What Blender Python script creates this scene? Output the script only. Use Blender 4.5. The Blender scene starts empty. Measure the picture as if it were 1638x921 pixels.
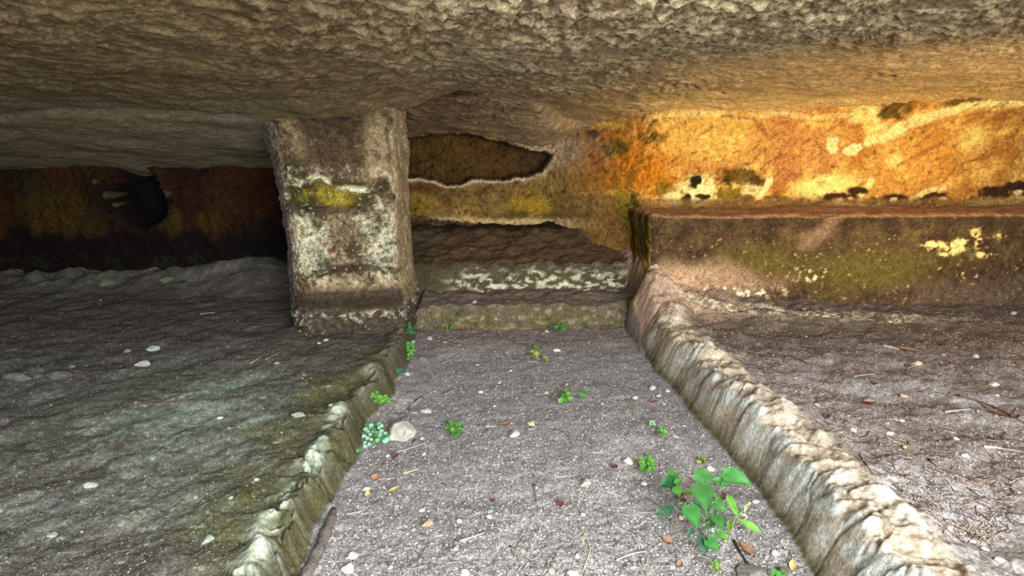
import bpy, math, random
import numpy as np
from mathutils import Vector, Euler, Matrix

random.seed(7)
RS = np.random.RandomState(11)
C = bpy.context.scene.collection

# ------------------------------------------------------------------ camera, world, lights, exposure
F_PX, CX, CY = 1000.0, 819.0, 460.5
CAM = np.array([0.0, 0.0, 1.10])
PITCH = math.atan(225.5 / F_PX)
YAW = math.atan(0.054 * math.cos(PITCH))
cam_d = bpy.data.cameras.new('camera')
cam_d.sensor_width = 36.0
cam_d.lens = F_PX / 1638.0 * 36.0
cam_d.clip_start = 0.02
cam = bpy.data.objects.new('camera', cam_d)
cam.location = CAM
cam.rotation_euler = (math.pi / 2 - PITCH, 0, -YAW)
C.objects.link(cam)
sc = bpy.context.scene
sc.camera = cam

world = bpy.data.worlds.new('sky')
sc.world = world
world.use_nodes = True
bg = world.node_tree.nodes['Background']
bg.inputs['Color'].default_value = (0.86, 0.93, 1.0, 1)
bg.inputs['Strength'].default_value = 2.0

def area(name, loc, target, sx, sy, power, col):
    d = bpy.data.lights.new(name, 'AREA')
    d.shape = 'RECTANGLE'; d.size = sx; d.size_y = sy; d.energy = power; d.color = col
    o = bpy.data.objects.new(name, d); o.location = loc
    o.rotation_euler = (Vector(target) - Vector(loc)).to_track_quat('-Z', 'Y').to_euler()
    C.objects.link(o); return o

def spot(name, loc, target, power, col, angle, blend, radius):
    d = bpy.data.lights.new(name, 'SPOT')
    d.energy = power; d.color = col; d.spot_size = math.radians(angle); d.spot_blend = blend
    d.shadow_soft_size = radius
    o = bpy.data.objects.new(name, d); o.location = loc
    o.rotation_euler = (Vector(target) - Vector(loc)).to_track_quat('-Z', 'Y').to_euler()
    C.objects.link(o); return o

# daylight that falls in through the open entrance behind the camera
area('entrance_daylight', (1.05, -1.2, 1.4), (0.6, 2.4, 0.70), 2.4, 2.0, 380, (0.95, 0.98, 1.0))
# low golden light that reaches the right-hand wall and roof
spot('golden_light', (3.5, 0.9, 0.42), (2.1, 4.2, 1.80), 560, (1.0, 0.68, 0.29), 66, 1.0, 0.22)

vs = sc.view_settings
vs.view_transform = 'Standard'; vs.look = 'None'; vs.gamma = 1.0; vs.use_curve_mapping = False
vs.exposure = 0.0
sc.display_settings.display_device = 'sRGB'
sc.cycles.use_denoising = True
sc.cycles.max_bounces = 6
sc.cycles.diffuse_bounces = 4

# ------------------------------------------------------------------ helpers
Rcam = np.array(cam.rotation_euler.to_matrix())

def ray(px, py):
    d = np.array([(px - CX) / F_PX, -(py - CY) / F_PX, -1.0])
    return Rcam @ d
def at_z(px, py, z):
    d = ray(px, py); return CAM + d * ((z - CAM[2]) / d[2])
def at_y(px, py, y):
    d = ray(px, py); return CAM + d * ((y - CAM[1]) / d[1])

def lin(r, g=None, b=None):
    if g is None: r, g, b = r
    v = np.array([r, g, b], dtype=np.float64) / 255.0
    return np.where(v <= 0.04045, v / 12.92, ((v + 0.055) / 1.055) ** 2.4)

def sm(x, a, b):
    t = np.clip((x - a) / (b - a), 0, 1); return t * t * (3 - 2 * t)

_perm = RS.permutation(256).astype(np.int64); _perm = np.concatenate([_perm, _perm, _perm])
_ga = RS.rand(256) * 2 * np.pi
_g2 = np.stack([np.cos(_ga), np.sin(_ga)], 1).astype(np.float32)

def pnoise(x, y):
    x = np.asarray(x, dtype=np.float64); y = np.asarray(y, dtype=np.float64)
    xi = np.floor(x).astype(np.int64); yi = np.floor(y).astype(np.int64)
    xf = (x - xi); yf = (y - yi)
    xi &= 255; yi &= 255
    u = xf * xf * xf * (xf * (xf * 6 - 15) + 10); v = yf * yf * yf * (yf * (yf * 6 - 15) + 10)
    def g(ix, iy, fx, fy):
        q = _g2[_perm[_perm[ix] + iy]]
        return q[..., 0] * fx + q[..., 1] * fy
    a = g(xi, yi, xf, yf); b = g(xi + 1, yi, xf - 1, yf)
    c = g(xi, yi + 1, xf, yf - 1); d = g(xi + 1, yi + 1, xf - 1, yf - 1)
    return 1.5 * ((a + (b - a) * u) * (1 - v) + (c + (d - c) * u) * v)

def fbm(x, y, o=4, gain=0.5, off=0.0):
    s = 0; a = 1.0; t = 0; f = 1.0
    for i in range(o):
        s = s + a * pnoise(x * f + off + 17.3 * i, y * f - off + 9.1 * i); t += a; a *= gain; f *= 2.03
    return s / t * 1.4
def ridge(x, y, o=3, off=0.0):
    s = 0; a = 1.0; t = 0; f = 1.0
    for i in range(o):
        s = s + a * (1 - np.abs(2 * pnoise(x * f + off + 7.7 * i, y * f + off - 3.1 * i))); t += a; a *= 0.5; f *= 2.1
    return s / t
_wx = RS.rand(256); _wy = RS.rand(256)
def worley(x, y):
    x = np.asarray(x, dtype=np.float64); y = np.asarray(y, dtype=np.float64)
    xi = np.floor(x).astype(np.int64); yi = np.floor(y).astype(np.int64)
    f1 = np.full(x.shape, 9.0); f2 = np.full(x.shape, 9.0); idv = np.zeros(x.shape)
    for i in (-1, 0, 1):
        for j in (-1, 0, 1):
            h = _perm[_perm[(xi + i) & 255] + ((yi + j) & 255)]
            d = np.hypot(xi + i + _wx[h] - x, yi + j + _wy[h] - y)
            m = d < f1
            f2 = np.where(m, f1, np.minimum(f2, d)); idv = np.where(m, h / 255.0, idv); f1 = np.where(m, d, f1)
    return f1, f2, idv

def lerp(a, b, m): return a + (b - a) * m
def paint(col, rgb, m):
    m = np.clip(m, 0, 1)[..., None]
    return col * (1 - m) + lin(rgb) * m

def blob(U, V, cu, cv, ru, rv, n=0.0, soft=0.35, rot=0.0):
    du, dv = U - cu, V - cv
    if rot:
        c, s = math.cos(rot), math.sin(rot); du, dv = du * c + dv * s, -du * s + dv * c
    d = np.hypot(du / ru, dv / rv) + n
    return 1 - sm(d, 1 - soft, 1 + soft)
def linedist(U, V, pts):
    best = np.full(U.shape, 1e9)
    for (a, b), (c, d) in zip(pts[:-1], pts[1:]):
        ex, ey = c - a, d - b; L = ex * ex + ey * ey + 1e-12
        t = np.clip(((U - a) * ex + (V - b) * ey) / L, 0, 1)
        best = np.minimum(best, np.hypot(U - a - t * ex, V - b - t * ey))
    return best
def band(U, V, pts, w, n=0.0, soft=0.5):
    return 1 - sm(linedist(U, V, pts) / w + n, 1 - soft, 1 + soft)

def tag(o, label=None, cat=None, group=None, kind=None):
    if label: o['label'] = label
    if cat: o['category'] = cat
    if group: o['group'] = group
    if kind: o['kind'] = kind
    return o
def link(o, parent=None):
    C.objects.link(o)
    if parent is not None: o.parent = parent
    return o

def raw_mesh(name, V, Fq, mat, col=None, smooth=True, nors=None):
    me = bpy.data.meshes.new(name)
    V = np.ascontiguousarray(V, dtype=np.float32); Fq = np.ascontiguousarray(Fq, dtype=np.int32)
    k = Fq.shape[1]
    me.vertices.add(len(V)); me.vertices.foreach_set('co', V.ravel())
    me.loops.add(Fq.size); me.loops.foreach_set('vertex_index', Fq.ravel())
    me.polygons.add(len(Fq)); me.polygons.foreach_set('loop_start', np.arange(len(Fq), dtype=np.int32) * k)
    me.update(calc_edges=True)
    if smooth: me.polygons.foreach_set('use_smooth', np.ones(len(Fq), dtype=bool))
    if col is not None:
        at = me.color_attributes.new('Col', 'FLOAT_COLOR', 'POINT')
        c4 = np.ones((len(V), 4), dtype=np.float32); c4[:, :3] = col.reshape(-1, 3)
        at.data.foreach_set('color', c4.ravel())
    if nors is not None:
        me.normals_split_custom_set_from_vertices(np.ascontiguousarray(nors, dtype=np.float32))
    if mat: me.materials.append(mat)
    return me

def grid_faces(nr, nc, flip=False, wrap=False):
    i = np.arange(nr - 1)[:, None]; j = np.arange(nc if wrap else nc - 1)[None, :]
    j2 = (j + 1) % nc
    a = i * nc + j; b = i * nc + j2; c = (i + 1) * nc + j2; d = (i + 1) * nc + j
    f = np.stack([a, b, c, d], -1).reshape(-1, 4)
    return f[:, ::-1] if flip else f
def grid_normals(P):
    du = np.gradient(P, axis=1); dv = np.gradient(P, axis=0)
    n = np.cross(du, dv); n /= np.linalg.norm(n, axis=-1, keepdims=True) + 1e-12
    return n
def subset(V, Fq, col, nor, keep):
    f = Fq[keep]; idx, inv = np.unique(f, return_inverse=True)
    return V[idx], inv.reshape(f.shape), col[idx], nor[idx]

# ------------------------------------------------------------------ materials
def nodes_of(name):
    m = bpy.data.materials.new(name); m.use_nodes = True
    nt = m.node_tree; b = nt.nodes['Principled BSDF']
    b.inputs['Roughness'].default_value = 0.93
    b.inputs['Specular IOR Level'].default_value = 0.15
    return m, nt, b
def math_node(nt, op, a, b=None):
    n = nt.nodes.new('ShaderNodeMath'); n.operation = op
    for i, v in enumerate((a, b)):
        if v is None: continue
        if isinstance(v, (int, float)): n.inputs[i].default_value = v
        else: nt.links.new(v, n.inputs[i])
    return n.outputs[0]
def tex_noise(nt, co, scale, detail=5, rough=0.6):
    n = nt.nodes.new('ShaderNodeTexNoise'); n.inputs['Scale'].default_value = scale
    n.inputs['Detail'].default_value = detail; n.inputs['Roughness'].default_value = rough
    nt.links.new(co, n.inputs['Vector']); return n.outputs['Fac']
def ramp(nt, v, a, b, lo=0.0, hi=1.0):
    n = nt.nodes.new('ShaderNodeMapRange'); n.inputs[1].default_value = a; n.inputs[2].default_value = b
    n.inputs[3].default_value = lo; n.inputs[4].default_value = hi
    nt.links.new(v, n.inputs[0]); return n.outputs[0]

def rock_material(name, fine=140, grain=420, bump=0.5, dist=0.006, var=0.5, speck=0.0, speck_col=(235, 230, 215), cell=0.0, cscale=150, wrinkle=0.9):
    """colour of the stone from the attribute, broken up by grain, with fine relief"""
    m, nt, b = nodes_of(name)
    co = nt.nodes.new('ShaderNodeTexCoord').outputs['Object']
    at = nt.nodes.new('ShaderNodeAttribute'); at.attribute_name = 'Col'
    n1 = tex_noise(nt, co, fine, 6, 0.72); n2 = tex_noise(nt, co, grain, 3, 0.7); n3 = tex_noise(nt, co, fine * 0.3, 4, 0.6)
    f1 = ramp(nt, n1, 0.32, 0.68, 1 - var, 1 + var)
    f2 = ramp(nt, n2, 0.25, 0.75, 1 - var * 0.8, 1 + var * 0.8)
    f = math_node(nt, 'MULTIPLY', f1, f2)
    if cell > 0:
        vc = nt.nodes.new('ShaderNodeTexVoronoi'); vc.inputs['Scale'].default_value = cscale
        nt.links.new(co, vc.inputs['Vector'])
        sc_ = nt.nodes.new('ShaderNodeSeparateColor'); nt.links.new(vc.outputs['Color'], sc_.inputs[0])
        f = math_node(nt, 'MULTIPLY', f, ramp(nt, sc_.outputs[1], 0, 1, 1 - cell, 1 + cell))
    mul = nt.nodes.new('ShaderNodeVectorMath'); mul.operation = 'SCALE'
    nt.links.new(at.outputs['Color'], mul.inputs[0]); nt.links.new(f, mul.inputs['Scale'])
    out = mul.outputs[0]
    if speck > 0:
        ns = tex_noise(nt, co, 150, 2, 0.6)
        k = ramp(nt, ns, 0.72 - speck, 0.80 - speck, 0, 0.8)
        mx = nt.nodes.new('ShaderNodeMix'); mx.data_type = 'RGBA'
        nt.links.new(k, mx.inputs[0]); nt.links.new(out, mx.inputs[6])
        mx.inputs[7].default_value = (*lin(speck_col), 1)
        out = mx.outputs[2]
    nt.links.new(out, b.inputs['Base Color'])
    hsum = math_node(nt, 'ADD', math_node(nt, 'MULTIPLY', n1, 0.7), math_node(nt, 'MULTIPLY', n2, 0.3))
    hsum = math_node(nt, 'ADD', hsum, math_node(nt, 'MULTIPLY', n3, wrinkle))
    bp = nt.nodes.new('ShaderNodeBump'); bp.inputs['Strength'].default_value = bump; bp.inputs['Distance'].default_value = dist
    nt.links.new(hsum, bp.inputs['Height']); nt.links.new(bp.outputs[0], b.inputs['Normal'])
    return m

M_SOIL = rock_material('soil', 120, 380, 0.7, 0.008, 0.55, 0.04, cell=0.35, cscale=170, wrinkle=0.0)
M_PLAT = rock_material('dusty_rock', 100, 330, 0.7, 0.009, 0.55, 0.04, cell=0.3, cscale=150, wrinkle=0.25)
M_KERB = rock_material('kerb_rock', 80, 300, 0.7, 0.010, 0.5)
M_ROOF = rock_material('roof_rock', 60, 240, 0.8, 0.014, 0.5)
M_WALL = rock_material('wall_rock', 70, 260, 0.6, 0.012, 0.5)
M_PILLAR = rock_material('pillar_rock', 80, 300, 0.8, 0.012, 0.6)

# ------------------------------------------------------------------ the ground: trench, platforms, step, bed
def contact(pts):
    w = np.array([at_z(x, y, 0.0) for x, y in pts]); o = np.argsort(w[:, 1]); w = w[o]
    return w[:, 1], w[:, 0]
LY, LX = contact([(669, 526), (662, 560), (655, 585), (641, 603), (629, 612), (632, 635), (606, 660), (585, 676), (580, 697),
                  (575, 725), (562, 750), (546, 780), (530, 808), (516, 835), (502, 858), (490, 892), (477, 921), (455, 980)])
RY, RX = contact([(1005, 526), (1020, 545), (1030, 563), (1046, 594), (1074, 620), (1093, 644), (1113, 672), (1135, 694), (1163, 729),
                  (1190, 755), (1216, 789), (1237, 825), (1259, 853), (1281, 892), (1297, 918), (1340, 985)])
YE = 0.5 * (at_z(760, 527, 0)[1] + at_z(950, 525, 0)[1])      # where the step closes the trench
XLE, XRE = float(np.interp(YE, LY, LX)), float(np.interp(YE, RY, RX))

BANK = dict(x=[0.9, 1.15, 1.7, 2.6, 3.6, 5], z=[0.24, 0.17, 0.065, 0.005, 0.0, 0.0])

def ground(x, y):
    """height of the cut ground and the masks used to colour and split it"""
    x = np.asarray(x, dtype=np.float64); y = np.asarray(y, dtype=np.float64)
    wob = 0.008 * fbm(x * 6, y * 6, 2, off=3.0)
    xl = np.interp(y, LY, LX) + wob; xr = np.interp(y, RY, RX) + wob * 0.8
    dl = xl - x; dr = x - xr
    lump = fbm(x * 6, y * 6, 4, off=11.0); lump2 = fbm(x * 15, y * 15, 3, off=31.0)
    f1, f2, _ = worley(x * 4.2 + 0.25 * lump2, y * 6.5 + 0.3 * lump)
    crack = sm(f2 - f1, 0.0, 0.16)
    # left kerb and platform
    far = sm(y, 2.2, 3.4)
    wl = 0.06 + 0.015 * lump - 0.01 * far
    hl = (0.088 + 0.012 * lump) * lerp(1, 1.15, far)
    left = hl * sm(dl, -0.005, wl) + 0.008 * np.clip(dl, 0, 3.5) + 0.014 * np.exp(-((dl - 0.075) / 0.055) ** 2) * (1 + 2.0 * lump)
    kl = np.exp(-((dl - 0.06) / 0.08) ** 2) * (dl > -0.01)
    sd = (x > 0.3); u = np.where(sd, x * 0.85 - y * 0.5, x * 0.6 + y * 0.8); v = np.where(sd, x * 0.5 + y * 0.85, -x * 0.8 + y * 0.6)
    streak = fbm(u * 1.3, v * 5.0, 4, off=5.0)
    left = left + sm(dl, 0.06, 0.3) * (0.008 * streak + 0.010 * fbm(x * 2.2, y * 2.2, 3, off=1.0))
    nearl = 1 - sm(y, 1.9, 2.6)
    left = left - kl * (1 - crack) * (0.012 + 0.022 * nearl) + kl * 0.006 * lump2 + nearl * kl * 0.04 * np.clip(fbm(x * 9, y * 7, 2, off=63.0), -0.4, 1)
    # mound at the foot of the far left wall
    left = left + 0.16 * sm(y, 4.1, 4.66) * sm(-x, 0.9, 1.6) * (1 - 0.8 * sm(-x, 1.5, 2.4)) + 0.05 * sm(y, 4.25, 4.6) * sm(-x, 1.2, 2.0) * (1 + fbm(x * 5, y * 5, 2, off=2.2))
    # right kerb and platform
    wr = 0.10 + 0.03 * lump
    right = (0.125 + 0.018 * lump) * sm(dr, -0.005, wr) + 0.052 * np.exp(-((dr - 0.16) / 0.14) ** 2) * sm(dr, 0, 0.05) * (1 + 0.65 * lump)
    right = right - 0.012 * np.clip(dr, 0, 3.5)
    kr = np.exp(-((dr - 0.13) / 0.14) ** 2) * (dr > -0.01)
    right = right - kr * (1 - crack) * 0.010 + kr * (0.006 * lump2 + 0.004 * fbm(u * 6 + lump, v * 22, 3, off=8.0))
    right = right + sm(dr, 0.25, 0.5) * (0.007 * streak + 0.014 * fbm(x * 2.4, y * 2.4, 3, off=6.0))
    bank = np.interp(x, BANK['x'], BANK['z'])
    right = right + bank * sm(y, 3.15 + 0.12 * (x - 1), 3.86) * (1 + 0.25 * lump)
    # trench soil
    soil = 0.010 * fbm(x * 3, y * 3, 3, off=4.0) + 0.0035 * fbm(x * 14, y * 14, 3, off=7.0) - 0.004
    soil = soil + 0.025 * np.exp(-np.clip(dl, -9, 0) ** 2 / 0.004) * 0.4 + 0.02 * np.exp(-np.clip(dr, -9, 0) ** 2 / 0.004) * 0.4
    z = soil + np.where(dl > -0.02, np.maximum(left, 0) * sm(dl, -0.02, 0.0), 0) + np.where(dr > -0.02, np.maximum(right, 0) * sm(dr, -0.02, 0.0), 0)
    # step and bed behind the trench
    ye = YE + 0.025 * lump + 0.010 * lump2
    s1 = (0.145 + 0.016 * lump + 0.01 * lump2) * sm(y, ye - 0.01, ye + 0.055)
    ledge = 0.018 * sm(y, ye + 0.05, ye + 0.3)
    yr = ye + 0.36 + 0.02 * fbm(x * 5, y * 2, 3, off=21.0)
    s2 = (0.165 + 0.02 * lump) * sm(y, yr, yr + 0.10) + 0.028 * lump2 * np.exp(-((y - yr - 0.05) / 0.05) ** 2)
    s3 = 0.175 * sm(y, yr + 0.06, 5.0) + 0.006 * fbm(x * 3, y * 5, 2, off=2.0) * sm(y, yr + 0.05, yr + 0.2)
    step = s1 + ledge + s2 + s3
    msk = sm(x, XLE - 0.06 + wob, XLE + 0.02 + wob) * (1 - sm(x, XRE + 0.06, XRE + 0.14))
    mb = sm(x, -0.86, -0.74) * (1 - sm(x, XRE + 0.06, XRE + 0.14)) * sm(y, yr - 0.02, yr + 0.03)
    ms = np.maximum(msk * sm(y, ye - 0.04, ye - 0.0), mb)
    z = lerp(z, np.maximum(step, soil), ms)
    grit = 0.0022 * fbm(x * 38, y * 38, 3, 0.6, off=14.0)
    z = z + grit
    info = dict(dl=dl, dr=dr, lump=lump, lump2=lump2, crack=crack, streak=streak, ye=ye, yr=yr, ms=ms, kl=kl, kr=kr, u=u, v=v, bank=bank)
    return z, info
def gz(x, y): return float(ground(np.array([x]), np.array([y]))[0][0])

ys = [-6, -4.5, -3, -2.2, -1.6, -1.2, -0.9, -0.6, -0.3, 0.0, 0.25, 0.45, 0.6, 0.72, 0.82, 0.9, 0.97, 1.03, 1.08, 1.12, 1.16]
y = 1.18
while y < 5.25:
    ys.append(y)
    stp = min(0.0023 * y * y, 0.0115)
    if YE - 0.03 < y < YE + 0.09 or YE + 0.33 < y < YE + 0.50: stp = 0.0035
    y += stp
ys = np.array(ys)
sx = np.linspace(-0.98, 1.06, 840)
inner = sx[None, :] * (np.clip(ys, 0.9, 9)[:, None] + 0.25)
LIM = 4.45
tl = (np.linspace(0, 1, 14)[:-1])[None, :]
lo = np.minimum(inner[:, :1], -0.02); hi = inner[:, -1:]
left_c = -LIM + (lo + LIM) * tl; right_c = hi + (LIM + 0.6 - hi) * (np.linspace(0, 1, 14)[1:])[None, :]
GX = np.concatenate([left_c, inner, right_c], 1)
GX = np.sort(np.clip(GX, -LIM - 0.3, LIM + 0.7), axis=1)
GY = np.repeat(ys[:, None], GX.shape[1], 1)
GZ, I = ground(GX, GY)
# colours ------------------------------------------------------------
QX = GX + 1.1 * GZ * np.sign(GX - 0.3) ; QY = GY + 1.1 * GZ
n_big = fbm(QX * 1.7, QY * 1.7, 4, off=40.0); n_mid = fbm(QX * 7, QY * 7, 4, off=44.0); n_fin = fbm(QX * 28, QY * 28, 3, 0.65, off=47.0)
col = np.zeros(GX.shape + (3,)) + lin(146, 144, 144)
dl, dr, lump, lump2 = I['dl'], I['dr'], I['lump'], I['lump2']
# trench soil
col = paint(col, (122, 112, 105), sm(n_mid + 0.4 * n_fin, 0.05, 0.7) * 0.6)
col = paint(col, (180, 178, 176), sm(n_big + 0.35 * n_mid, 0.1, 0.7) * 0.6)
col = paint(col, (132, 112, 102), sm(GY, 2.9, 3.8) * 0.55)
col = paint(col, (185, 182, 178), sm(n_fin, 0.35, 0.75) * 0.5)
# left platform
Lm = sm(dl, -0.004, 0.003)
c = np.zeros_like(col) + lin(104, 101, 94)
c = paint(c, (84, 78, 72), sm(I['streak'] + 0.5 * n_mid, 0.0, 0.7) * 0.8)
c = paint(c, (140, 134, 130), sm(n_mid - I['streak'] * 0.4, 0.1, 0.8) * 0.55)
tq = fbm(I['u'] * 1.0, I['v'] * 3.2, 4, off=60.0)
c = paint(c, (150, 166, 152), sm(tq + 0.35 * n_fin, -0.1, 0.6) * 0.8 * (1 - sm(GY, 2.2, 3.3)))
c = paint(c, (134, 144, 130), sm(n_big + 0.6 * n_mid + 0.3 * n_fin, -0.5, 0.5) * 0.55 * (1 - sm(GY, 1.9, 2.9)) * sm(GX, -2.2, -1.2))
c = paint(c, (92, 92, 58), sm(0.62 - dl + 0.28 * n_mid + 0.25 * n_big, 0.15, 0.5) * 0.85 * (1 - 0.5 * sm(GY, 3.0, 3.7)))
c = paint(c, (118, 122, 62), sm(tq * 0.6 + n_mid * 0.5 + 0.3 * n_fin, 0.2, 0.6) * sm(0.4 - dl, 0, 0.3) * 0.7)
c = paint(c, (205, 206, 198), sm(n_fin + 0.3 * n_mid, 0.55, 0.85) * 0.6)
col = col * (1 - Lm[..., None]) + c * Lm[..., None]
kl_ = I['kl'] * (1 - sm(GY, 2.0, 2.7))
crest = np.exp(-((dl - 0.085) / 0.045) ** 2)
col = paint(col, (196, 204, 182), crest * sm(lump + 0.5 * n_mid, -0.25, 0.35) * 0.85 * (1 - 0.75 * sm(GY, 2.3, 3.0)))
col = paint(col, (50, 48, 36), kl_ * (1 - I['crack']) * 0.6)
col = paint(col, (206, 226, 214), crest * sm(lump2 + 0.4 * n_fin, 0.1, 0.6) * 0.8 * (1 - sm(GY, 1.9, 2.4)))
face = np.exp(-((dl - 0.02) / 0.03) ** 2) * sm(dl, -0.005, 0.01)
col = paint(col, (84, 78, 54), np.exp(-((dl - 0.025) / 0.042) ** 2) * sm(dl, -0.005, 0.01) * 0.8)
col = paint(col, (70, 74, 40), face * sm(n_mid + 0.4 * n_fin, 0.0, 0.5) * 0.85)
# back part of the left platform: darker towards the back
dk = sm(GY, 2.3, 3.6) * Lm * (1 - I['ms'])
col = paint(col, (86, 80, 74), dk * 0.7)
col = paint(col, (112, 112, 98), sm(GY, 4.2, 4.55) * Lm * sm(n_mid + 0.5 * n_fin, 0.0, 0.5) * 0.8)
# right platform and kerb
Rm = sm(dr, -0.004, 0.003)
c = np.zeros_like(col) + lin(134, 126, 120)
c = paint(c, (104, 86, 76), sm(n_mid + 0.6 * n_fin, 0.0, 0.7) * 0.75)
c = paint(c, (168, 164, 164), sm(n_big - 0.3 * I['streak'] + 0.3 * n_fin, 0.0, 0.6) * 0.6 * (1 - sm(GY, 2.2, 3.2)))
c = paint(c, (94, 80, 70), sm(GY + 0.25 * n_big, 2.5, 3.2) * 0.7)
c = paint(c, (214, 210, 204), sm(n_fin, 0.45, 0.8) * 0.6)
ck = np.zeros_like(col) + lin(188, 174, 152)
ck = paint(ck, (140, 122, 100), sm(lump2 + 0.6 * n_fin, 0.1, 0.8) * 0.6)
ck = paint(ck, (226, 216, 198), sm(lump + 0.5 * n_fin - lump2 * 0.3, 0.1, 0.7) * 0.75)
ck = paint(ck, (118, 116, 108), sm(dr, 0.2, 0.36) * 0.8)
km = sm(0.34 + 0.05 * lump - dr, 0.0, 0.12)
c = c * (1 - km[..., None]) + ck * km[..., None]
fcr = np.exp(-((dr - 0.075) / 0.05) ** 2)
c = paint(c, (200, 206, 200), fcr * sm(n_mid + lump + 0.5 * n_fin, -0.35, 0.35) * (1 - sm(GY, 2.5, 3.1)) * 0.85)  # pale grey of the kerb face, lightened further in colour to read as lit
c = paint(c, (92, 92, 58), np.exp(-((dr - 0.008) / 0.018) ** 2) * 0.95)
c = paint(c, (74, 64, 52), (1 - I['crack']) * km * 0.55)
# foot of the bench: pinkish dust, white crust
bz = np.array([at_z(px, py, 0.3)[:2] for px, py in ((1085, 462), (1160, 470), (1230, 482), (1330, 490), (1430, 490), (1510, 485))])
bd = sm(GY, 3.35, 3.6)
c = paint(c, (178, 148, 124), sm(GY + 0.1 * n_mid, 3.2, 3.5) * sm(1.85 - GX + 0.3 * n_mid, 0.0, 0.7) * 0.9)
wc = np.interp(GX, [0.9, 1.3, 1.8, 2.4, 2.9], [3.62, 3.55, 3.48, 3.45, 3.44])
c = paint(c, (226, 216, 184), np.exp(-((GY - wc - 0.03 * n_mid) / 0.075) ** 2) * sm(n_fin + 0.5 * n_mid, -0.15, 0.25) * sm(GX, 1.05, 1.3) * (1 - sm(GX, 2.5, 3.1)))
c = paint(c, (120, 116, 96), np.exp(-((GY - wc + 0.17) / 0.09) ** 2) * sm(GX, 1.2, 1.7) * (1 - sm(GX, 2.6, 3.4)) * 0.6)
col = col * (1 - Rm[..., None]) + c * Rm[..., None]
# step and bed
nst = fbm(GX * 13, (GZ + 0.6 * GY) * 24, 4, 0.65, off=51.0)
cs = np.zeros_like(col) + lin(104, 92, 76)
fs = np.exp(-((GY - I['ye'] - 0.02) / 0.05) ** 2)
cs = paint(cs, (92, 86, 56), fs * sm(n_mid + 0.5 * n_fin, -0.5, 0.3) * 0.95)
cs = paint(cs, (158, 146, 110), fs * sm(nst, 0.1, 0.5) * 0.7)
cs = paint(cs, (48, 48, 26), fs * sm(-nst, 0.15, 0.5) * 0.7)
cs = paint(cs, (128, 114, 104), np.exp(-((GY - I['ye'] - 0.2) / 0.10) ** 2) * 0.8)
fr = np.exp(-((GY - I['yr'] - 0.035) / 0.05) ** 2)
cs = paint(cs, (74, 66, 40), fr * 0.8)
cs = paint(cs, (222, 214, 184), fr * sm(nst, 0.0, 0.3) * sm(GX + 0.1 * n_mid, -0.3, 0.0) * 0.9)
cs = paint(cs, (52, 50, 24), np.exp(-((GY - I['yr'] - 0.095) / 0.035) ** 2) * sm(nst, -0.5, 0.1) * 0.9)
bed = sm(GY, I['yr'] + 0.08, I['yr'] + 0.14)
cs = paint(cs, (88, 68, 46), bed * 0.9)
cs = paint(cs, (116, 92, 64), bed * sm(n_mid + 0.5 * n_fin, 0.1, 0.7) * 0.6)
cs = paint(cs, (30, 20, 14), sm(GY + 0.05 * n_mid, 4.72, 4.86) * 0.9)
cs = paint(cs, (66, 62, 40), sm(-GX, 0.25, 0.4) * (GY > 4.1) * 0.7)  # shadow in the left corner behind the pillar, painted into the bed
msx = I['ms'][..., None]
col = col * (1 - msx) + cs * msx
col = col * (1 + 0.22 * n_fin[..., None] + 0.10 * n_mid[..., None])
col = np.clip(col, 0.004, 0.85)

P = np.stack([GX, GY, GZ], -1)
NOR = grid_normals(P).reshape(-1, 3)
V = P.reshape(-1, 3); CO = col.reshape(-1, 3)
FQ = grid_faces(*GX.shape)
fm = lambda A: A.ravel()[FQ].mean(1)
fdl, fdr, fms, fy, fye, fyr = fm(dl), fm(dr), fm(I['ms']), fm(GY), fm(I['ye']), fm(I['yr'])
ground_parts = {}
def ground_piece(name, keep, mat, parent=None):
    v, f, c_, n_ = subset(V, FQ, CO, NOR, keep)
    o = bpy.data.objects.new(name, raw_mesh(name, v, f, mat, c_, nors=n_))
    return link(o, parent)
stepm = fms > 0.5
bedm = stepm & (fy > fyr - 0.03)
k_floor = ~stepm & (fdl <= 0.0) & (fdr <= 0.0)
k_left = ~stepm & (fdl > 0.0); k_right = ~stepm & (fdr > 0.0)
k_lk = k_left & (fdl < 0.20) & (fy > 0.9); k_rk = k_right & (fdr < 0.30) & (fy > 0.9)
o = ground_piece('floor', k_floor, M_SOIL)
tag(o, 'grey dusty soil floor of the sunken trench between two rock kerbs', 'floor', kind='structure')
o = ground_piece('rock_platform', k_left & ~k_lk, M_PLAT)
tag(o, 'dark mossy rock platform left of the trench around the pillar', 'platform', kind='structure')
k = ground_piece('kerb', k_lk, M_KERB, o); k['label'] = 'mossy rock kerb with pale lichen along its crest'
o = ground_piece('rock_platform', k_right & ~k_rk, M_PLAT)
tag(o, 'brown littered rock platform right of the trench before the bench', 'platform', kind='structure')
k = ground_piece('kerb', k_rk, M_KERB, o); k['label'] = 'pale knobbly rounded rock kerb with cracks'
o = ground_piece('rock_step', stepm & ~bedm, M_KERB)
tag(o, 'low mossy rock step closing the far end of the trench', 'step', kind='structure')
o = ground_piece('rock_bed', bedm, M_KERB)
tag(o, 'dirt covered rock bed with white crusted riser in the niche', 'bed', kind='structure')

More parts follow.
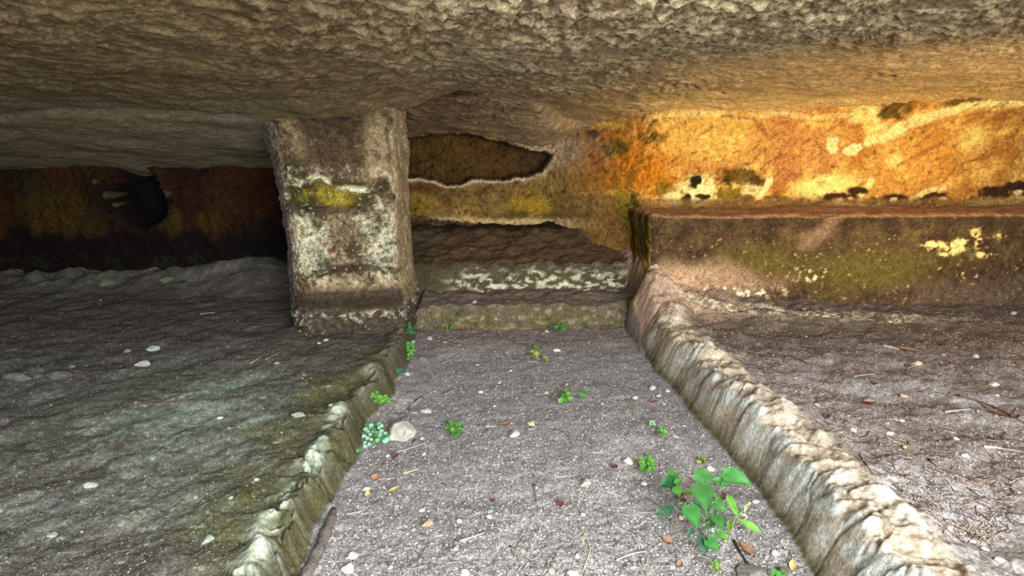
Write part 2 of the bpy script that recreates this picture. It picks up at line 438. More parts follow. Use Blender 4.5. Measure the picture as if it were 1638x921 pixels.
# ------------------------------------------------------------------ the roof
def roof(x, y):
    x = np.asarray(x, dtype=np.float64); y = np.asarray(y, dtype=np.float64)
    wx = 0.12 * fbm(x * 1.5, y * 1.5, 3, off=70.0)
    zl = np.interp(y + wx * 0.4, [-0.4, 0.5, 1.5, 2.5, 3.15, 3.3, 4.0, 4.66, 5.4], [1.95, 1.62, 1.475, 1.39, 1.325, 1.30, 1.13, 0.975, 0.80])
    zm = np.interp(y, [-0.4, 0.5, 1.5, 2.5, 3.7, 4.4, 5.4], [1.95, 1.64, 1.475, 1.445, 1.41, 1.37, 1.20])
    zr = np.interp(y, [-0.4, 0.5, 1.5, 2.5, 3.4, 4.0, 4.3, 5.4], [1.95, 1.66, 1.50, 1.49, 1.44, 1.38, 1.30, 1.1])
    zr = zr + 0.07 * sm(x, 1.6, 3.6) * sm(y, 3.0, 4.1)
    z = lerp(zl, zm, sm(x + wx * 0.3, -0.85 + 0.1 * np.clip(3 - y, 0, 2), -0.02))
    z = z - 0.02 * np.exp(-((x + 0.85) / 0.5) ** 2 - ((y - 3.4) / 0.45) ** 2); z = lerp(z, zr, sm(x, 0.2, 1.3))
    # raised roof of the niche, sinking to its lip
    jag = 0.05 * fbm(x * 6, y * 3, 3, off=72.0)
    edge = 3.70 + 0.9 * sm(x, 0.05, 0.75)
    side = sm(x, -0.54 - 0.3 * np.clip(y - 3.7, 0, 2), -0.40 - 0.3 * np.clip(y - 3.7, 0, 2)) * (1 - sm(x, 0.30, 0.95))
    lipz = np.interp(x, [-0.7, -0.1, 0.15, 0.35, 0.5, 0.62, 0.8], [1.185, 1.195, 1.165, 1.11, 1.06, 1.03, 1.05])
    nz = np.interp(y, [3.6, 3.85, 4.3, 4.86, 4.9, 5.5], [0.0, 0.18, 0.45, 1.0, 1.0, 0.6])
    niche = lerp(1.49, lipz, nz)
    niche = niche + (0.16 * sm(y + jag, 4.90, 4.99)) * (1 - sm(x, 0.45, 0.62))
    z = lerp(z, niche, side * sm(y + jag * 0.6, edge, edge + 0.10))
    # pecked surface
    a = fbm(x * 2.6, y * 2.6, 4, off=74.0)
    f1, f2, idv = worley(x * 11 + 0.5 * a, y * 13 + 0.6 * a)
    rough = lerp(0.35, 1.0, sm(fbm(x * 0.9, y * 0.9, 2, off=76.0) + 0.5 * sm(2.9 - y, 0, 1) + 0.3 * sm(x, -1.0, 0.5) * (1 - sm(x, 1.2, 2.2)), -0.1, 0.6))
    rg = ridge(x * 10 + 1.5 * a, y * 15 + 1.5 * fbm(x * 5, y * 5, 2, off=77.0), 3, off=78.0)
    pk = fbm(x * 30, y * 40, 3, 0.6, off=79.0)
    rough = rough * (1 - 0.5 * sm(-x, 0.1, 0.9))
    d = 0.022 * a + rough * (0.007 * (idv - 0.5) * sm(0.6 - f1, 0, 0.3) + 0.020 * (rg - 0.6) + 0.012 * pk)
    # cracks
    ck1 = [tuple(at_y(px, py, 3.9)[[0]]) + (yy,) for px, py, yy in ((980, 140, 3.62), (1030, 131, 3.5), (1085, 130, 3.45))]
    ck2 = [(1.13, 3.50), (1.27, 3.62), (1.36, 3.72), (1.46, 3.80)]
    cd = np.minimum(linedist(x, y, ck1), linedist(x, y, ck2)) + 0.02 * np.abs(fbm(x * 12, y * 12, 2, off=3.3))
    fold = y + 0.10 * fbm(x * 1.5, y * 0.5, 3, off=85.0) - 3.38
    lx = sm(-x, 1.0, 1.35)
    d = d + lx * (0.012 * np.exp(-(fold / 0.05) ** 2) - 0.012 * sm(fold, 0.0, 0.10))
    d = d + 0.03 * (1 - sm(cd, 0.004, 0.018))
    return z + d, dict(a=a, rough=rough, rg=rg, pk=pk, idv=idv, f1=f1, cd=cd)

ys = list(np.linspace(-0.45, 1.0, 14)); y = 1.05
while y < 5.6:
    ys.append(y); y += min(0.0042 * y * y, 0.0135) if y > 1.3 else 0.012
ys = np.array(ys)
sx = np.linspace(-0.98, 1.04, 700)
inner = sx[None, :] * (np.clip(ys, 0.9, 4.9)[:, None] + 0.25)
hi = inner[:, -1:]; lo = inner[:, :1]
RXg = np.concatenate([-5.0 + (lo + 5.0) * tl, inner, hi + (5.4 - hi) * (np.linspace(0, 1, 14)[1:])[None, :]], 1)
RXg = np.sort(np.clip(RXg, -5.0, 5.4), axis=1); RYg = np.repeat(ys[:, None], RXg.shape[1], 1)
RZg, J = roof(RXg, RYg)
n_big = fbm(RXg * 1.3, RYg * 1.3, 4, off=80.0); n_mid = fbm(RXg * 6, RYg * 6, 4, off=82.0); n_fin = fbm(RXg * 25, RYg * 25, 3, 0.65, off=84.0)
c = np.zeros(RXg.shape + (3,)) + lin(150, 130, 98)
c = paint(c, (112, 92, 66), sm(n_mid + 0.6 * n_big, -0.1, 0.7) * 0.75)
c = paint(c, (132, 92, 72), sm(n_big - 0.4 * n_mid, 0.15, 0.7) * 0.45)
c = paint(c, (196, 178, 142), sm(0.72 - J['rg'] + 0.3 * J['pk'] + 0.2 * n_fin, 0.1, 0.5) * 0.6)
c = paint(c, (84, 72, 50), sm(J['pk'] + 0.3 * n_fin, 0.3, 0.9) * 0.6)
# paler smooth roof in the left chamber
c = paint(c, (158, 146, 120), sm(RYg, 2.7, 3.3) * sm(-RXg, 0.6, 1.2) * 0.85)
c = paint(c, (120, 110, 88), sm(RYg, 2.7, 3.3) * sm(-RXg, 0.6, 1.2) * sm(n_mid + 0.4 * n_fin, 0.1, 0.6) * 0.7)
# creamy right-hand roof
c = paint(c, (192, 164, 114), sm(RYg + 0.4 * n_big, 2.3, 3.2) * sm(RXg + 0.25 * n_big, 0.35, 1.2) * 0.85)
c = paint(c, (232, 202, 132), sm(RYg + 0.2 * n_mid, 3.55, 3.95) * sm(RXg, 0.8, 1.3) * 0.7)
c = paint(c, (118, 98, 84), sm(RYg, 3.75, 4.1) * sm(0.5 - RXg, 0, 0.4) * sm(RXg, -0.9, -0.7) * sm(n_mid + n_fin * 0.4, -0.4, 0.5) * 0.7)
c = paint(c, (60, 48, 34), sm(RYg, 3.7, 3.85) * (1 - sm(RYg, 3.95, 4.15)) * sm(0.15 - RXg, 0, 0.3) * sm(RXg, -0.9, -0.7) * 0.8)  # dark strip behind the arch edge: its shade painted into the roof
c = paint(c, (40, 28, 16), (1 - sm(J['cd'], 0.004, 0.016)) * 0.9)
c = paint(c, (48, 36, 16), sm(RYg, 4.95, 5.05) * (RXg > -1.0) * 0.8)
c = paint(c, (226, 206, 164), sm(J['rg'] * -1 + 0.62 + 0.5 * J['pk'], 0.05, 0.35) * sm(RXg + 0.3 * n_big, -0.5, 0.1) * (1 - sm(RXg, 1.1, 1.8)) * (1 - sm(RYg, 1.9, 2.6)) * 0.6)  # lit edges of the chips near the entrance, painted into the colour
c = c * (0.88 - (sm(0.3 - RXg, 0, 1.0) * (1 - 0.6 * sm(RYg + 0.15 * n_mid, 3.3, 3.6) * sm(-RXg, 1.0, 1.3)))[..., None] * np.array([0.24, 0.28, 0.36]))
c = c * (1 + 0.25 * n_fin[..., None] + 0.1 * n_mid[..., None]); c = np.clip(c, 0.004, 0.85)
P = np.stack([RXg, RYg, RZg], -1)
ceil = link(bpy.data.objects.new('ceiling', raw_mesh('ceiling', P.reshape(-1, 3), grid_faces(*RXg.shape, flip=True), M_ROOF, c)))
tag(ceil, 'low rough pecked rock roof of the cave', 'ceiling', kind='structure')

# ------------------------------------------------------------------ the back wall with the niche hollow
POLY = [(600, 222), (690, 214), (745, 214), (800, 226), (850, 241), (884, 247), (878, 262), (868, 276), (830, 284), (790, 289),
        (757, 287), (735, 295), (715, 297), (695, 287), (660, 285), (600, 284)]
POLYW = np.array([at_y(px, py, 4.9)[[0, 2]] for px, py in POLY])
def poly_sd(X, Z, poly):
    """signed distance, negative inside"""
    d = linedist(X, Z, [tuple(p) for p in poly] + [tuple(poly[0])])
    ins = np.zeros(X.shape, bool); n = len(poly)
    for i in range(n):
        (x1, z1), (x2, z2) = poly[i], poly[(i + 1) % n]
        if z1 == z2: continue
        hit = ((z1 > Z) != (z2 > Z)) & (X < (x2 - x1) * (Z - z1) / (z2 - z1) + x1)
        ins ^= hit
    return np.where(ins, -d, d)
wx_ = np.concatenate([np.linspace(-5, -3.7, 12), np.linspace(-3.65, -1.0, 280), np.linspace(-0.99, 1.3, 420)[1:], np.linspace(1.306, 3.9, 380), np.linspace(3.95, 5.4, 14)])
wz_ = np.linspace(-0.1, 1.62, 235)
WX, WZ = np.meshgrid(wx_, wz_)
jag = 0.02 * fbm(WX * 9, WZ * 9, 4, off=90.0)
wn = fbm(WX * 1.6, WZ * 1.6, 4, off=92.0); wm = fbm(WX * 6, WZ * 6, 4, off=94.0); wf = fbm(WX * 22, WZ * 22, 3, 0.65, off=96.0)
left_y = 4.68 + 0.1 * sm(-WX, 2.5, 4)
nich_y = 4.92 + 0.05 * sm(WZ, 0.85, 0.5)
right_y = 4.24
WY = lerp(left_y, nich_y, sm(WX, -0.98, -0.85))
WY = lerp(WY, right_y, sm(WX - 0.12 * np.clip(WZ - 0.75, 0, 1), 0.48, 1.22))
WY = WY + 0.05 * wn + 0.03 * wm + 0.014 * wf + 0.02 * sm(ridge(WX * 7 + 0.8 * wm, WZ * 9 + 0.8 * wm, 3, off=99.0), 0.7, 0.9)
WY = WY - 0.12 * sm(WZ, 1.15, 1.5) * sm(WX, 0.9, 1.3)          # rounds over into the roof
hsd = poly_sd(WX, WZ + jag, POLYW)
hol = 1 - sm(hsd, -0.012, 0.006)
WY = WY + 0.30 * hol
# dark burrow in the left wall
bu = at_y(222, 318, 4.68)
bmask = blob(WX, WZ, bu[0], bu[2], 0.15, 0.20, n=0.35 * wm, soft=0.25)
WY = WY + 0.35 * bmask
lipw = band(WX, WZ, [tuple(at_y(px, py, 4.68)[[0, 2]]) for px, py in ((176, 292), (214, 284), (252, 298), (272, 316))], 0.02, n=0.4 * wm)
WY = WY - 0.03 * lipw
def WB(px, py, rx, ry, Y=4.24, amp=0.4, soft=0.35, rot=0.0):
    p = at_y(px, py, Y); k = Y / F_PX
    return blob(WX, WZ, p[0], p[2], rx * k, ry * k, n=amp * (wm * 0.7 + wf * 0.5), soft=soft, rot=rot)
def WL(pts, w, Y=4.24, amp=0.35, soft=0.5):
    q = [tuple(at_y(px, py, Y)[[0, 2]]) for px, py in pts]
    return band(WX, WZ, q, w * Y / F_PX, n=amp * (wm * 0.7 + wf * 0.6), soft=soft)
# right wall -----------------------------------------------------------
c = np.zeros(WX.shape + (3,)) + lin(206, 152, 70)
c = paint(c, (236, 190, 92), sm(wm + 0.5 * wf + 0.4 * wn, 0.0, 0.7) * 0.85)
c = paint(c, (158, 96, 36), sm(-wm + 0.4 * wf + 0.4 * wn, 0.0, 0.6) * 0.8)
c = paint(c, (132, 74, 30), sm(fbm(WX * 12, WZ * 12, 4, 0.65, off=97.0), 0.15, 0.6) * 0.6)
c = paint(c, (208, 128, 26), WB(1010, 262, 75, 60, amp=0.6, soft=0.7) * 0.95)
c = paint(c, (196, 134, 72), WB(1270, 235, 70, 50, amp=0.6, soft=0.6) * 0.8)
c = paint(c, (240, 190, 90), WB(1130, 215, 80, 35, amp=0.6, soft=0.7) * 0.7)
c = paint(c, (226, 160, 66), WB(1500, 260, 110, 45, amp=0.6, soft=0.7) * 0.6)
c = paint(c, (248, 214, 116), WB(1558, 222, 24, 20, soft=0.7) * 0.8)
c = paint(c, (248, 214, 120), WB(1434, 258, 18, 11, amp=0.5) * 0.8)
# cream bands and veins
c = paint(c, (250, 220, 140), WL([(1040, 188), (1075, 184), (1120, 182), (1165, 186), (1190, 190), (1240, 180), (1290, 190), (1345, 184)], 4, amp=0.9) * 0.55)
c = paint(c, (252, 226, 142), WL([(1389, 226), (1420, 219), (1454, 197), (1488, 184), (1557, 165), (1640, 162)], 8) * 0.95)
c = paint(c, (252, 226, 142), WL([(1399, 192), (1403, 202), (1425, 206), (1446, 196), (1458, 186)], 5) * 0.9)
c = paint(c, (250, 220, 130), WB(1378, 182, 28, 14, amp=0.6) * 0.8)
c = paint(c, (250, 220, 130), WB(1397, 205, 10, 18, amp=0.6) * 0.8)
c = paint(c, (172, 110, 48), WL([(1440, 265), (1480, 240), (1510, 225)], 3, amp=0.6) * 0.7)
c = paint(c, (172, 110, 48), WL([(1515, 290), (1530, 265), (1560, 258), (1620, 240)], 2.5, amp=0.6) * 0.6)
c = paint(c, (150, 92, 50), WL([(1150, 186), (1200, 190), (1215, 205), (1225, 215)], 2.5, amp=0.7) * 0.7)
c = paint(c, (150, 92, 50), WL([(1500, 198), (1560, 180), (1640, 182)], 2, amp=0.7) * 0.5)
c = paint(c, (250, 224, 150), WB(1331, 229, 10, 14, amp=1.1, soft=0.2, rot=0.3))
c = paint(c, (250, 224, 150), WB(1362, 239, 12, 7, amp=1.1, soft=0.2, rot=0.4))
c = paint(c, (250, 224, 150), WB(1195, 269, 5, 4, amp=0.3, soft=0.15))
# mossy and sooty patches
c = paint(c, (92, 74, 24), WB(1421, 177, 23, 17, amp=0.7) * 0.95)
c = paint(c, (84, 66, 22), WB(1630, 140, 28, 20, amp=0.6) * 0.95)
c = paint(c, (96, 76, 26), WL([(1505, 166), (1540, 160), (1575, 153), (1610, 148)], 6, amp=0.9) * 0.9)
c = paint(c, (110, 80, 34), WL([(1310, 166), (1335, 160), (1365, 158), (1393, 156)], 4, amp=0.8) * 0.8)
c = paint(c, (98, 88, 20), WB(998, 238, 16, 14, amp=0.8) * 0.8)
c = paint(c, (96, 84, 26), WB(1057, 222, 16, 10, amp=0.8) * 0.6)
c = paint(c, (70, 54, 16), WB(965, 212, 8, 9, amp=0.8) * 0.9)
c = paint(c, (86, 66, 14), WB(1195, 283, 36, 16, amp=0.7) * 0.9)
c = paint(c, (120, 100, 18), WB(1170, 312, 28, 16, amp=0.8) * 0.85)
c = paint(c, (120, 100, 18), WB(1065, 305, 18, 14, amp=0.8) * 0.7)
c = paint(c, (60, 44, 14), WB(1232, 320, 14, 7, amp=0.7) * 0.9)
c = paint(c, (110, 84, 22), WB(1262, 322, 30, 8, amp=0.8) * 0.8)
c = paint(c, (250, 232, 150), WB(1116, 306, 32, 22, amp=0.7, soft=0.3))
c = paint(c, (250, 232, 150), WB(1080, 318, 20, 12, amp=0.7, soft=0.3))
c = paint(c, (46, 36, 10), WB(1097, 317, 11, 12, amp=1.3))
c = paint(c, (46, 36, 16), WB(1113, 292, 8, 9, amp=1.3))
c = paint(c, (60, 44, 16), WB(1124, 314, 12, 4, amp=1.0, soft=0.2))
c = paint(c, (232, 208, 130), WB(1203, 303, 16, 14, amp=0.8, soft=0.3))
c = paint(c, (70, 46, 18), WB(1212, 290, 16, 8, amp=0.7) * 0.9)
c = paint(c, (96, 60, 22), WB(1196, 320, 10, 8, amp=0.9) * 0.9)
c = paint(c, (248, 226, 150), WL([(1233, 287), (1228, 300), (1215, 318)], 5, amp=0.5, soft=0.3))
c = paint(c, (252, 226, 126), WB(1325, 297, 52, 17, amp=0.5, soft=0.35, rot=0.08))
c = paint(c, (252, 224, 130), WL([(1395, 288), (1388, 300), (1372, 322)], 5, amp=0.5))
for (px, py, rx, ry) in ((1350, 316, 34, 9), (1372, 305, 18, 8), (1428, 320, 30, 10), (1396, 322, 16, 8), (1492, 316, 24, 13), (1600, 308, 32, 12), (1632, 300, 26, 12), (1562, 318, 8, 5)):
    c = paint(c, (66, 42, 22), WB(px, py, rx, ry, amp=0.6, soft=0.25))
for (px, py, rx, ry) in ((1343, 322, 8, 5), (1352, 327, 6, 3), (1363, 318, 5, 3), (1428, 320, 6, 4), (1510, 318, 6, 3), (1490, 322, 5, 3), (1628, 308, 6, 4)):
    c = paint(c, (250, 228, 160), WB(px, py, rx, ry, amp=0.6, soft=0.2))
c = paint(c, (246, 216, 130), WL([(1455, 320), (1480, 306), (1515, 300)], 4, amp=0.6) * 0.9)
c = paint(c, (246, 216, 140), WL([(1560, 326), (1600, 324), (1640, 320)], 5, amp=0.8) * 0.9)
c = paint(c, (150, 110, 60), sm(0.765 - WZ + 0.02 * wm, 0, 0.03) * 0.8)
# niche wall ------------------------------------------------------------
cn = np.zeros_like(c) + lin(138, 108, 58)
cn = paint(cn, (88, 68, 34), sm(wm + 0.5 * wf, 0.0, 0.6) * 0.8)
cn = paint(cn, (186, 146, 76), sm(-wm + 0.6 * wf, 0.2, 0.8) * 0.7)
NB = lambda px, py, rx, ry, **k: WB(px, py, rx, ry, Y=4.9, **k)
NL = lambda pts, w, **k: WL(pts, w, Y=4.9, **k)
cn = paint(cn, (190, 150, 40), NB(853, 328, 40, 16, amp=0.8, soft=0.6) * 0.75)
cn = paint(cn, (132, 112, 40), NB(660, 325, 28, 22, amp=0.7, soft=0.5) * 0.8)
cn = paint(cn, (98, 54, 30), NB(680, 300, 34, 10, amp=0.8) * 0.8)
cn = paint(cn, (222, 190, 130), NL([(690, 357), (760, 358), (820, 359), (880, 358), (940, 352)], 8, amp=0.6) * 0.85)
cn = paint(cn, (30, 20, 12), NL([(640, 366), (690, 356), (760, 363), (830, 366), (900, 366)], 5, amp=0.8) * 0.9)
cn = paint(cn, (60, 44, 28), NB(660, 362, 26, 16, amp=0.8) * 0.8)  # shadow of the niche's left corner, painted onto the wall
cn = paint(cn, (172, 152, 122), sm(WZ + 0.05 * wm, 0.86, 1.02) * sm(WX, 0.2, 0.45) * 0.85)
cn = paint(cn, (128, 112, 92), sm(WZ + 0.03 * wm, 1.13, 1.2) * 0.9)
cn = paint(cn, (208, 190, 156), np.exp(-((hsd - 0.012) / 0.011) ** 2) * sm(-WZ, -1.0, -0.9) * 0.95)
cn = paint(cn, (190, 168, 130), np.exp(-((hsd - 0.02) / 0.02) ** 2) * sm(WX, 0.25, 0.5) * 0.6)
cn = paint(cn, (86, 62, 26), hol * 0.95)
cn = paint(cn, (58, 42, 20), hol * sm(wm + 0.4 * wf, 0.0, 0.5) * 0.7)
nm = sm(WX, -1.0, -0.9) * (1 - sm(WX + 0.12 * wm, 0.55, 1.02))
c = c * (1 - nm[..., None]) + cn * nm[..., None]
c = paint(c, (150, 132, 30), WL([(990, 310), (1000, 340), (1012, 372), (1030, 410)], 13, Y=4.5, amp=0.8) * 0.7)
c = paint(c, (78, 66, 20), WL([(1003, 310), (1014, 350), (1030, 385)], 5, Y=4.5, amp=0.8) * 0.8)
# left wall -------------------------------------------------------------
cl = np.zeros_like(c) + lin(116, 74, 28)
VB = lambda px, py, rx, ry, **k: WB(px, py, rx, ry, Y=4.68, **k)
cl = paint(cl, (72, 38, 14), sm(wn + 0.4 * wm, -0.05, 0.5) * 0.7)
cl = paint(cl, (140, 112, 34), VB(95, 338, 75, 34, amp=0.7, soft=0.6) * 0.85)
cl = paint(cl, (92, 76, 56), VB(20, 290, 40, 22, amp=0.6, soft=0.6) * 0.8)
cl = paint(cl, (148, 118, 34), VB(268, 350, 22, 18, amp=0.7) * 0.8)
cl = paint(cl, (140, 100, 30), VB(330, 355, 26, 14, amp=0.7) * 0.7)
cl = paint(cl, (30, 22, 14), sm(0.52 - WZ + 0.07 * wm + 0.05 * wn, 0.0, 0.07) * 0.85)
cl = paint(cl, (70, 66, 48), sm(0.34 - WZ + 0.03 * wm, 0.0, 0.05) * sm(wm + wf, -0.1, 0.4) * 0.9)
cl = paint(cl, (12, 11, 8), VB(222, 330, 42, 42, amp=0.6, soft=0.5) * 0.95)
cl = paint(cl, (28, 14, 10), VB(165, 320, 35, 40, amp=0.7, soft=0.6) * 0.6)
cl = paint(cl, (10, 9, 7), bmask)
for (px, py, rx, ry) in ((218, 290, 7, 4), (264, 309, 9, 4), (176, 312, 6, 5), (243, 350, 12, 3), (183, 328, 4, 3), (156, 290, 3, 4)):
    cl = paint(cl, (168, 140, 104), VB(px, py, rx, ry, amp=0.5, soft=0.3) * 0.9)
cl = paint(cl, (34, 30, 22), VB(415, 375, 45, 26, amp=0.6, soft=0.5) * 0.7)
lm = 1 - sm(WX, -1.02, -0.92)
cl = cl * 0.27  # whole left wall darkened in its colour to stand for the shade there
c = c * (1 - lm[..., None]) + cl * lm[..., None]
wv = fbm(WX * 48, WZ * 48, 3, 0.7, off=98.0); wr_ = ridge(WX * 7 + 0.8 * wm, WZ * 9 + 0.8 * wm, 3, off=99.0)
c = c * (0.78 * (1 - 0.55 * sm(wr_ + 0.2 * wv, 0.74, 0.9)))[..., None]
c = c * (1 + 0.32 * wf[..., None] + 0.30 * wv[..., None] + 0.08 * wm[..., None]); c = np.clip(c, 0.003, 0.88)
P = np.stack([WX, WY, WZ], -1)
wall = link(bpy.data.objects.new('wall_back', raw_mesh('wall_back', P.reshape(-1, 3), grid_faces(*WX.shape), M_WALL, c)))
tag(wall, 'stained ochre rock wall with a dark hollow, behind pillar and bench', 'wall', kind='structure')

# side and front walls, outside the picture --------------------------------
def rough_wall(name, a, b, z0, z1, label):
    n = 60; t = np.linspace(0, 1, n); zz = np.linspace(z0, z1, 24)
    T, Z = np.meshgrid(t, zz)
    X = a[0] + (b[0] - a[0]) * T; Y = a[1] + (b[1] - a[1]) * T
    L = math.hypot(b[0] - a[0], b[1] - a[1]); nx, ny = -(b[1] - a[1]) / L, (b[0] - a[0]) / L
    d = 0.08 * fbm(X * 2 + Y, Z * 2 + Y, 4, off=5.5)
    c = np.zeros(X.shape + (3,)) + lin(130, 104, 66); c = c * (1 + 0.3 * fbm(X * 5 + Y * 5, Z * 5, 3)[..., None])
    P = np.stack([X + nx * d, Y + ny * d, Z], -1)
    o = link(bpy.data.objects.new(name, raw_mesh(name, P.reshape(-1, 3), grid_faces(n and 24, n), M_WALL, np.clip(c, 0.01, 0.8))))
    return tag(o, label, 'wall', kind='structure')
rough_wall('wall_left', (-4.3, -0.4), (-4.3, 5.1), -0.1, 2.05, 'dim rock wall closing the left chamber outside the view')
rough_wall('wall_right', (4.7, 5.1), (4.7, -0.4), -0.1, 2.05, 'rock wall closing the right chamber outside the view')
rough_wall('wall_front', (-1.5, -0.3), (-4.4, -0.3), -0.1, 2.1, 'unseen rock beside the cave entrance, added to darken the left chamber')  # out of view, added to keep entrance light off the left side

# ------------------------------------------------------------------ the bench on the right
def rounded_box(x0, x1, y0, y1, z0, z1, r, nx, ny, nz):
    """front, left end and top of a rounded block as one sheet"""
    def axis(n0, n1): return None
    faces = []
    def sheet(U, Vv, fn): faces.append(fn(U, Vv))
    xs_ = np.concatenate([np.linspace(x0, x0 + 2 * r, 20)[:-1], np.linspace(x0 + 2 * r, x1, nx)])
    zs_ = np.concatenate([np.linspace(z0, z1 - 2 * r, nz)[:-1], np.linspace(z1 - 2 * r, z1, 14)])
    ys_ = np.concatenate([np.linspace(y0, y0 + 2 * r, 14)[:-1], np.linspace(y0 + 2 * r, y1, ny)])
    A, B = np.meshgrid(xs_, zs_); front = np.stack([A, np.full(A.shape, y0), B], -1)
    A, B = np.meshgrid(ys_[::-1], zs_); left = np.stack([np.full(A.shape, x0), A, B], -1)
    A, B = np.meshgrid(xs_, ys_); top = np.stack([A, B, np.full(A.shape, z1)], -1)
    out = []
    for S in (front, left, top):
        q = S.copy()
        q[..., 0] = np.maximum(S[..., 0], x0 + r); q[..., 1] = np.maximum(S[..., 1], y0 + r); q[..., 2] = np.minimum(S[..., 2], z1 - r)
        d = S - q; L = np.linalg.norm(d, axis=-1, keepdims=True) + 1e-9
        n = d / L
        out.append((q + n * r, n))
    return out
BY = 3.76
bl = at_y(1043, 345, BY); bx0 = bl[0]; bz1 = bl[2]
Vs, Fs, Cs, base = [], [], [], 0
for kind, (S, N) in zip(('front', 'left', 'top'), rounded_box(bx0, 4.7, BY, 4.75, -0.05, bz1, 0.035, 430, 90, 90)):
    X, Y, Z = S[..., 0], S[..., 1], S[..., 2]
    U = X + 0.8 * Y; W_ = Z - 0.6 * Y
    b1 = fbm(U * 2.2, W_ * 2.2, 4, off=101.0); b2 = fbm(U * 8, W_ * 8, 4, off=103.0); b3 = fbm(U * 26, W_ * 26, 3, 0.65, off=105.0)
    S = S + N * (0.03 * b1 + 0.018 * b2 + 0.006 * b3)[..., None]
    rnd = 0.04 * sm(Z, 0.25, bz1) * (N[..., 1] < -0.5)
    S[..., 1] += rnd * 0.0
    c = np.zeros(X.shape + (3,)) + lin(84, 66, 42)
    def BB(px, py, rx, ry, amp=0.6, soft=0.4, rot=0.0):
        p = at_y(px, py, BY); k = BY / F_PX
        return blob(X, Z, p[0], p[2], rx * k, ry * k, n=amp * (b2 * 0.7 + b3 * 0.5), soft=soft, rot=rot) * (N[..., 1] < -0.3)
    c = paint(c, (64, 46, 28), sm(b2 + 0.6 * b3, -0.2, 0.4) * 0.85)
    c = paint(c, (104, 92, 46), sm(-b2 + 0.4 * b1 + 0.3 * b3, 0.2, 0.8) * 0.6)
    c = paint(c, (190, 160, 100), sm(b3 + 0.3 * b2, 0.45, 0.8) * 0.7)
    c = paint(c, (40, 30, 20), sm(-b3 + 0.5 * b2, 0.25, 0.6) * 0.7)
    if kind == 'front':
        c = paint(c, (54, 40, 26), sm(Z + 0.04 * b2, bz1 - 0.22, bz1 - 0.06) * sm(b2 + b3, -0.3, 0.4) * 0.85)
        c = paint(c, (92, 82, 34), BB(1385, 432, 120, 36, soft=0.7) * 0.85)
        c = paint(c, (98, 86, 34), BB(1210, 420, 70, 30, soft=0.7) * 0.6)
        c = paint(c, (190, 156, 122), BB(1105, 452, 85, 30, soft=0.7) * 0.9)
        c = paint(c, (150, 120, 92), BB(1180, 455, 70, 20, soft=0.7) * 0.7)
        c = paint(c, (150, 118, 92), BB(1310, 375, 12, 34, soft=0.8, rot=-0.9, amp=1.0) * 0.55)
        for (px, py, rx, ry) in ((1500, 392, 30, 8), (1525, 396, 22, 9), (1515, 406, 16, 5), (1540, 386, 12, 5), (1562, 372, 9, 9), (1565, 388, 7, 10), (1572, 408, 10, 6), (1600, 378, 10, 4)):
            c = paint(c, (242, 206, 124), BB(px, py, rx, ry, amp=1.0, soft=0.25) * sm(b3, -0.35, 0.1))
        c = paint(c, (224, 206, 160), BB(1300, 440, 34, 14, amp=0.8) * sm(b3, 0.15, 0.5))
        c = paint(c, (226, 214, 176), BB(1170, 468, 110, 12, amp=0.8) * sm(b3, 0.0, 0.4))
        c = paint(c, (104, 84, 70), BB(1560, 475, 150, 30, soft=0.8) * 0.6)
    if kind == 'left':
        c = paint(c, (132, 106, 34), sm(b2 + 0.2, -0.2, 0.5) * 0.9)
        c = paint(c, (82, 72, 24), sm(b1, -0.1, 0.4) * 0.8)
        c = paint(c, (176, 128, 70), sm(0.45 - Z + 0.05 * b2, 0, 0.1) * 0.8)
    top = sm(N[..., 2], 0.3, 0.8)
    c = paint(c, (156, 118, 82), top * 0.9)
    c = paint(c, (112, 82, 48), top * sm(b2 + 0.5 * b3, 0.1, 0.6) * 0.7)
    b4 = fbm(U * 60, W_ * 60, 3, 0.7, off=107.0)
    c = np.clip(c * (1 + 0.45 * b3[..., None] + 0.35 * b4[..., None] + 0.2 * b2[..., None]), 0.004, 0.85)
    nr, nc = X.shape
    Vs.append(S.reshape(-1, 3)); Cs.append(c.reshape(-1, 3))
    Fs.append(grid_faces(nr, nc) + base); base += nr * nc
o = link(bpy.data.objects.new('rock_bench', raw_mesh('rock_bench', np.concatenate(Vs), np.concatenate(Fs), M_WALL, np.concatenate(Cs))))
tag(o, 'long flat topped rock cut bench along the right wall', 'bench', kind='structure')

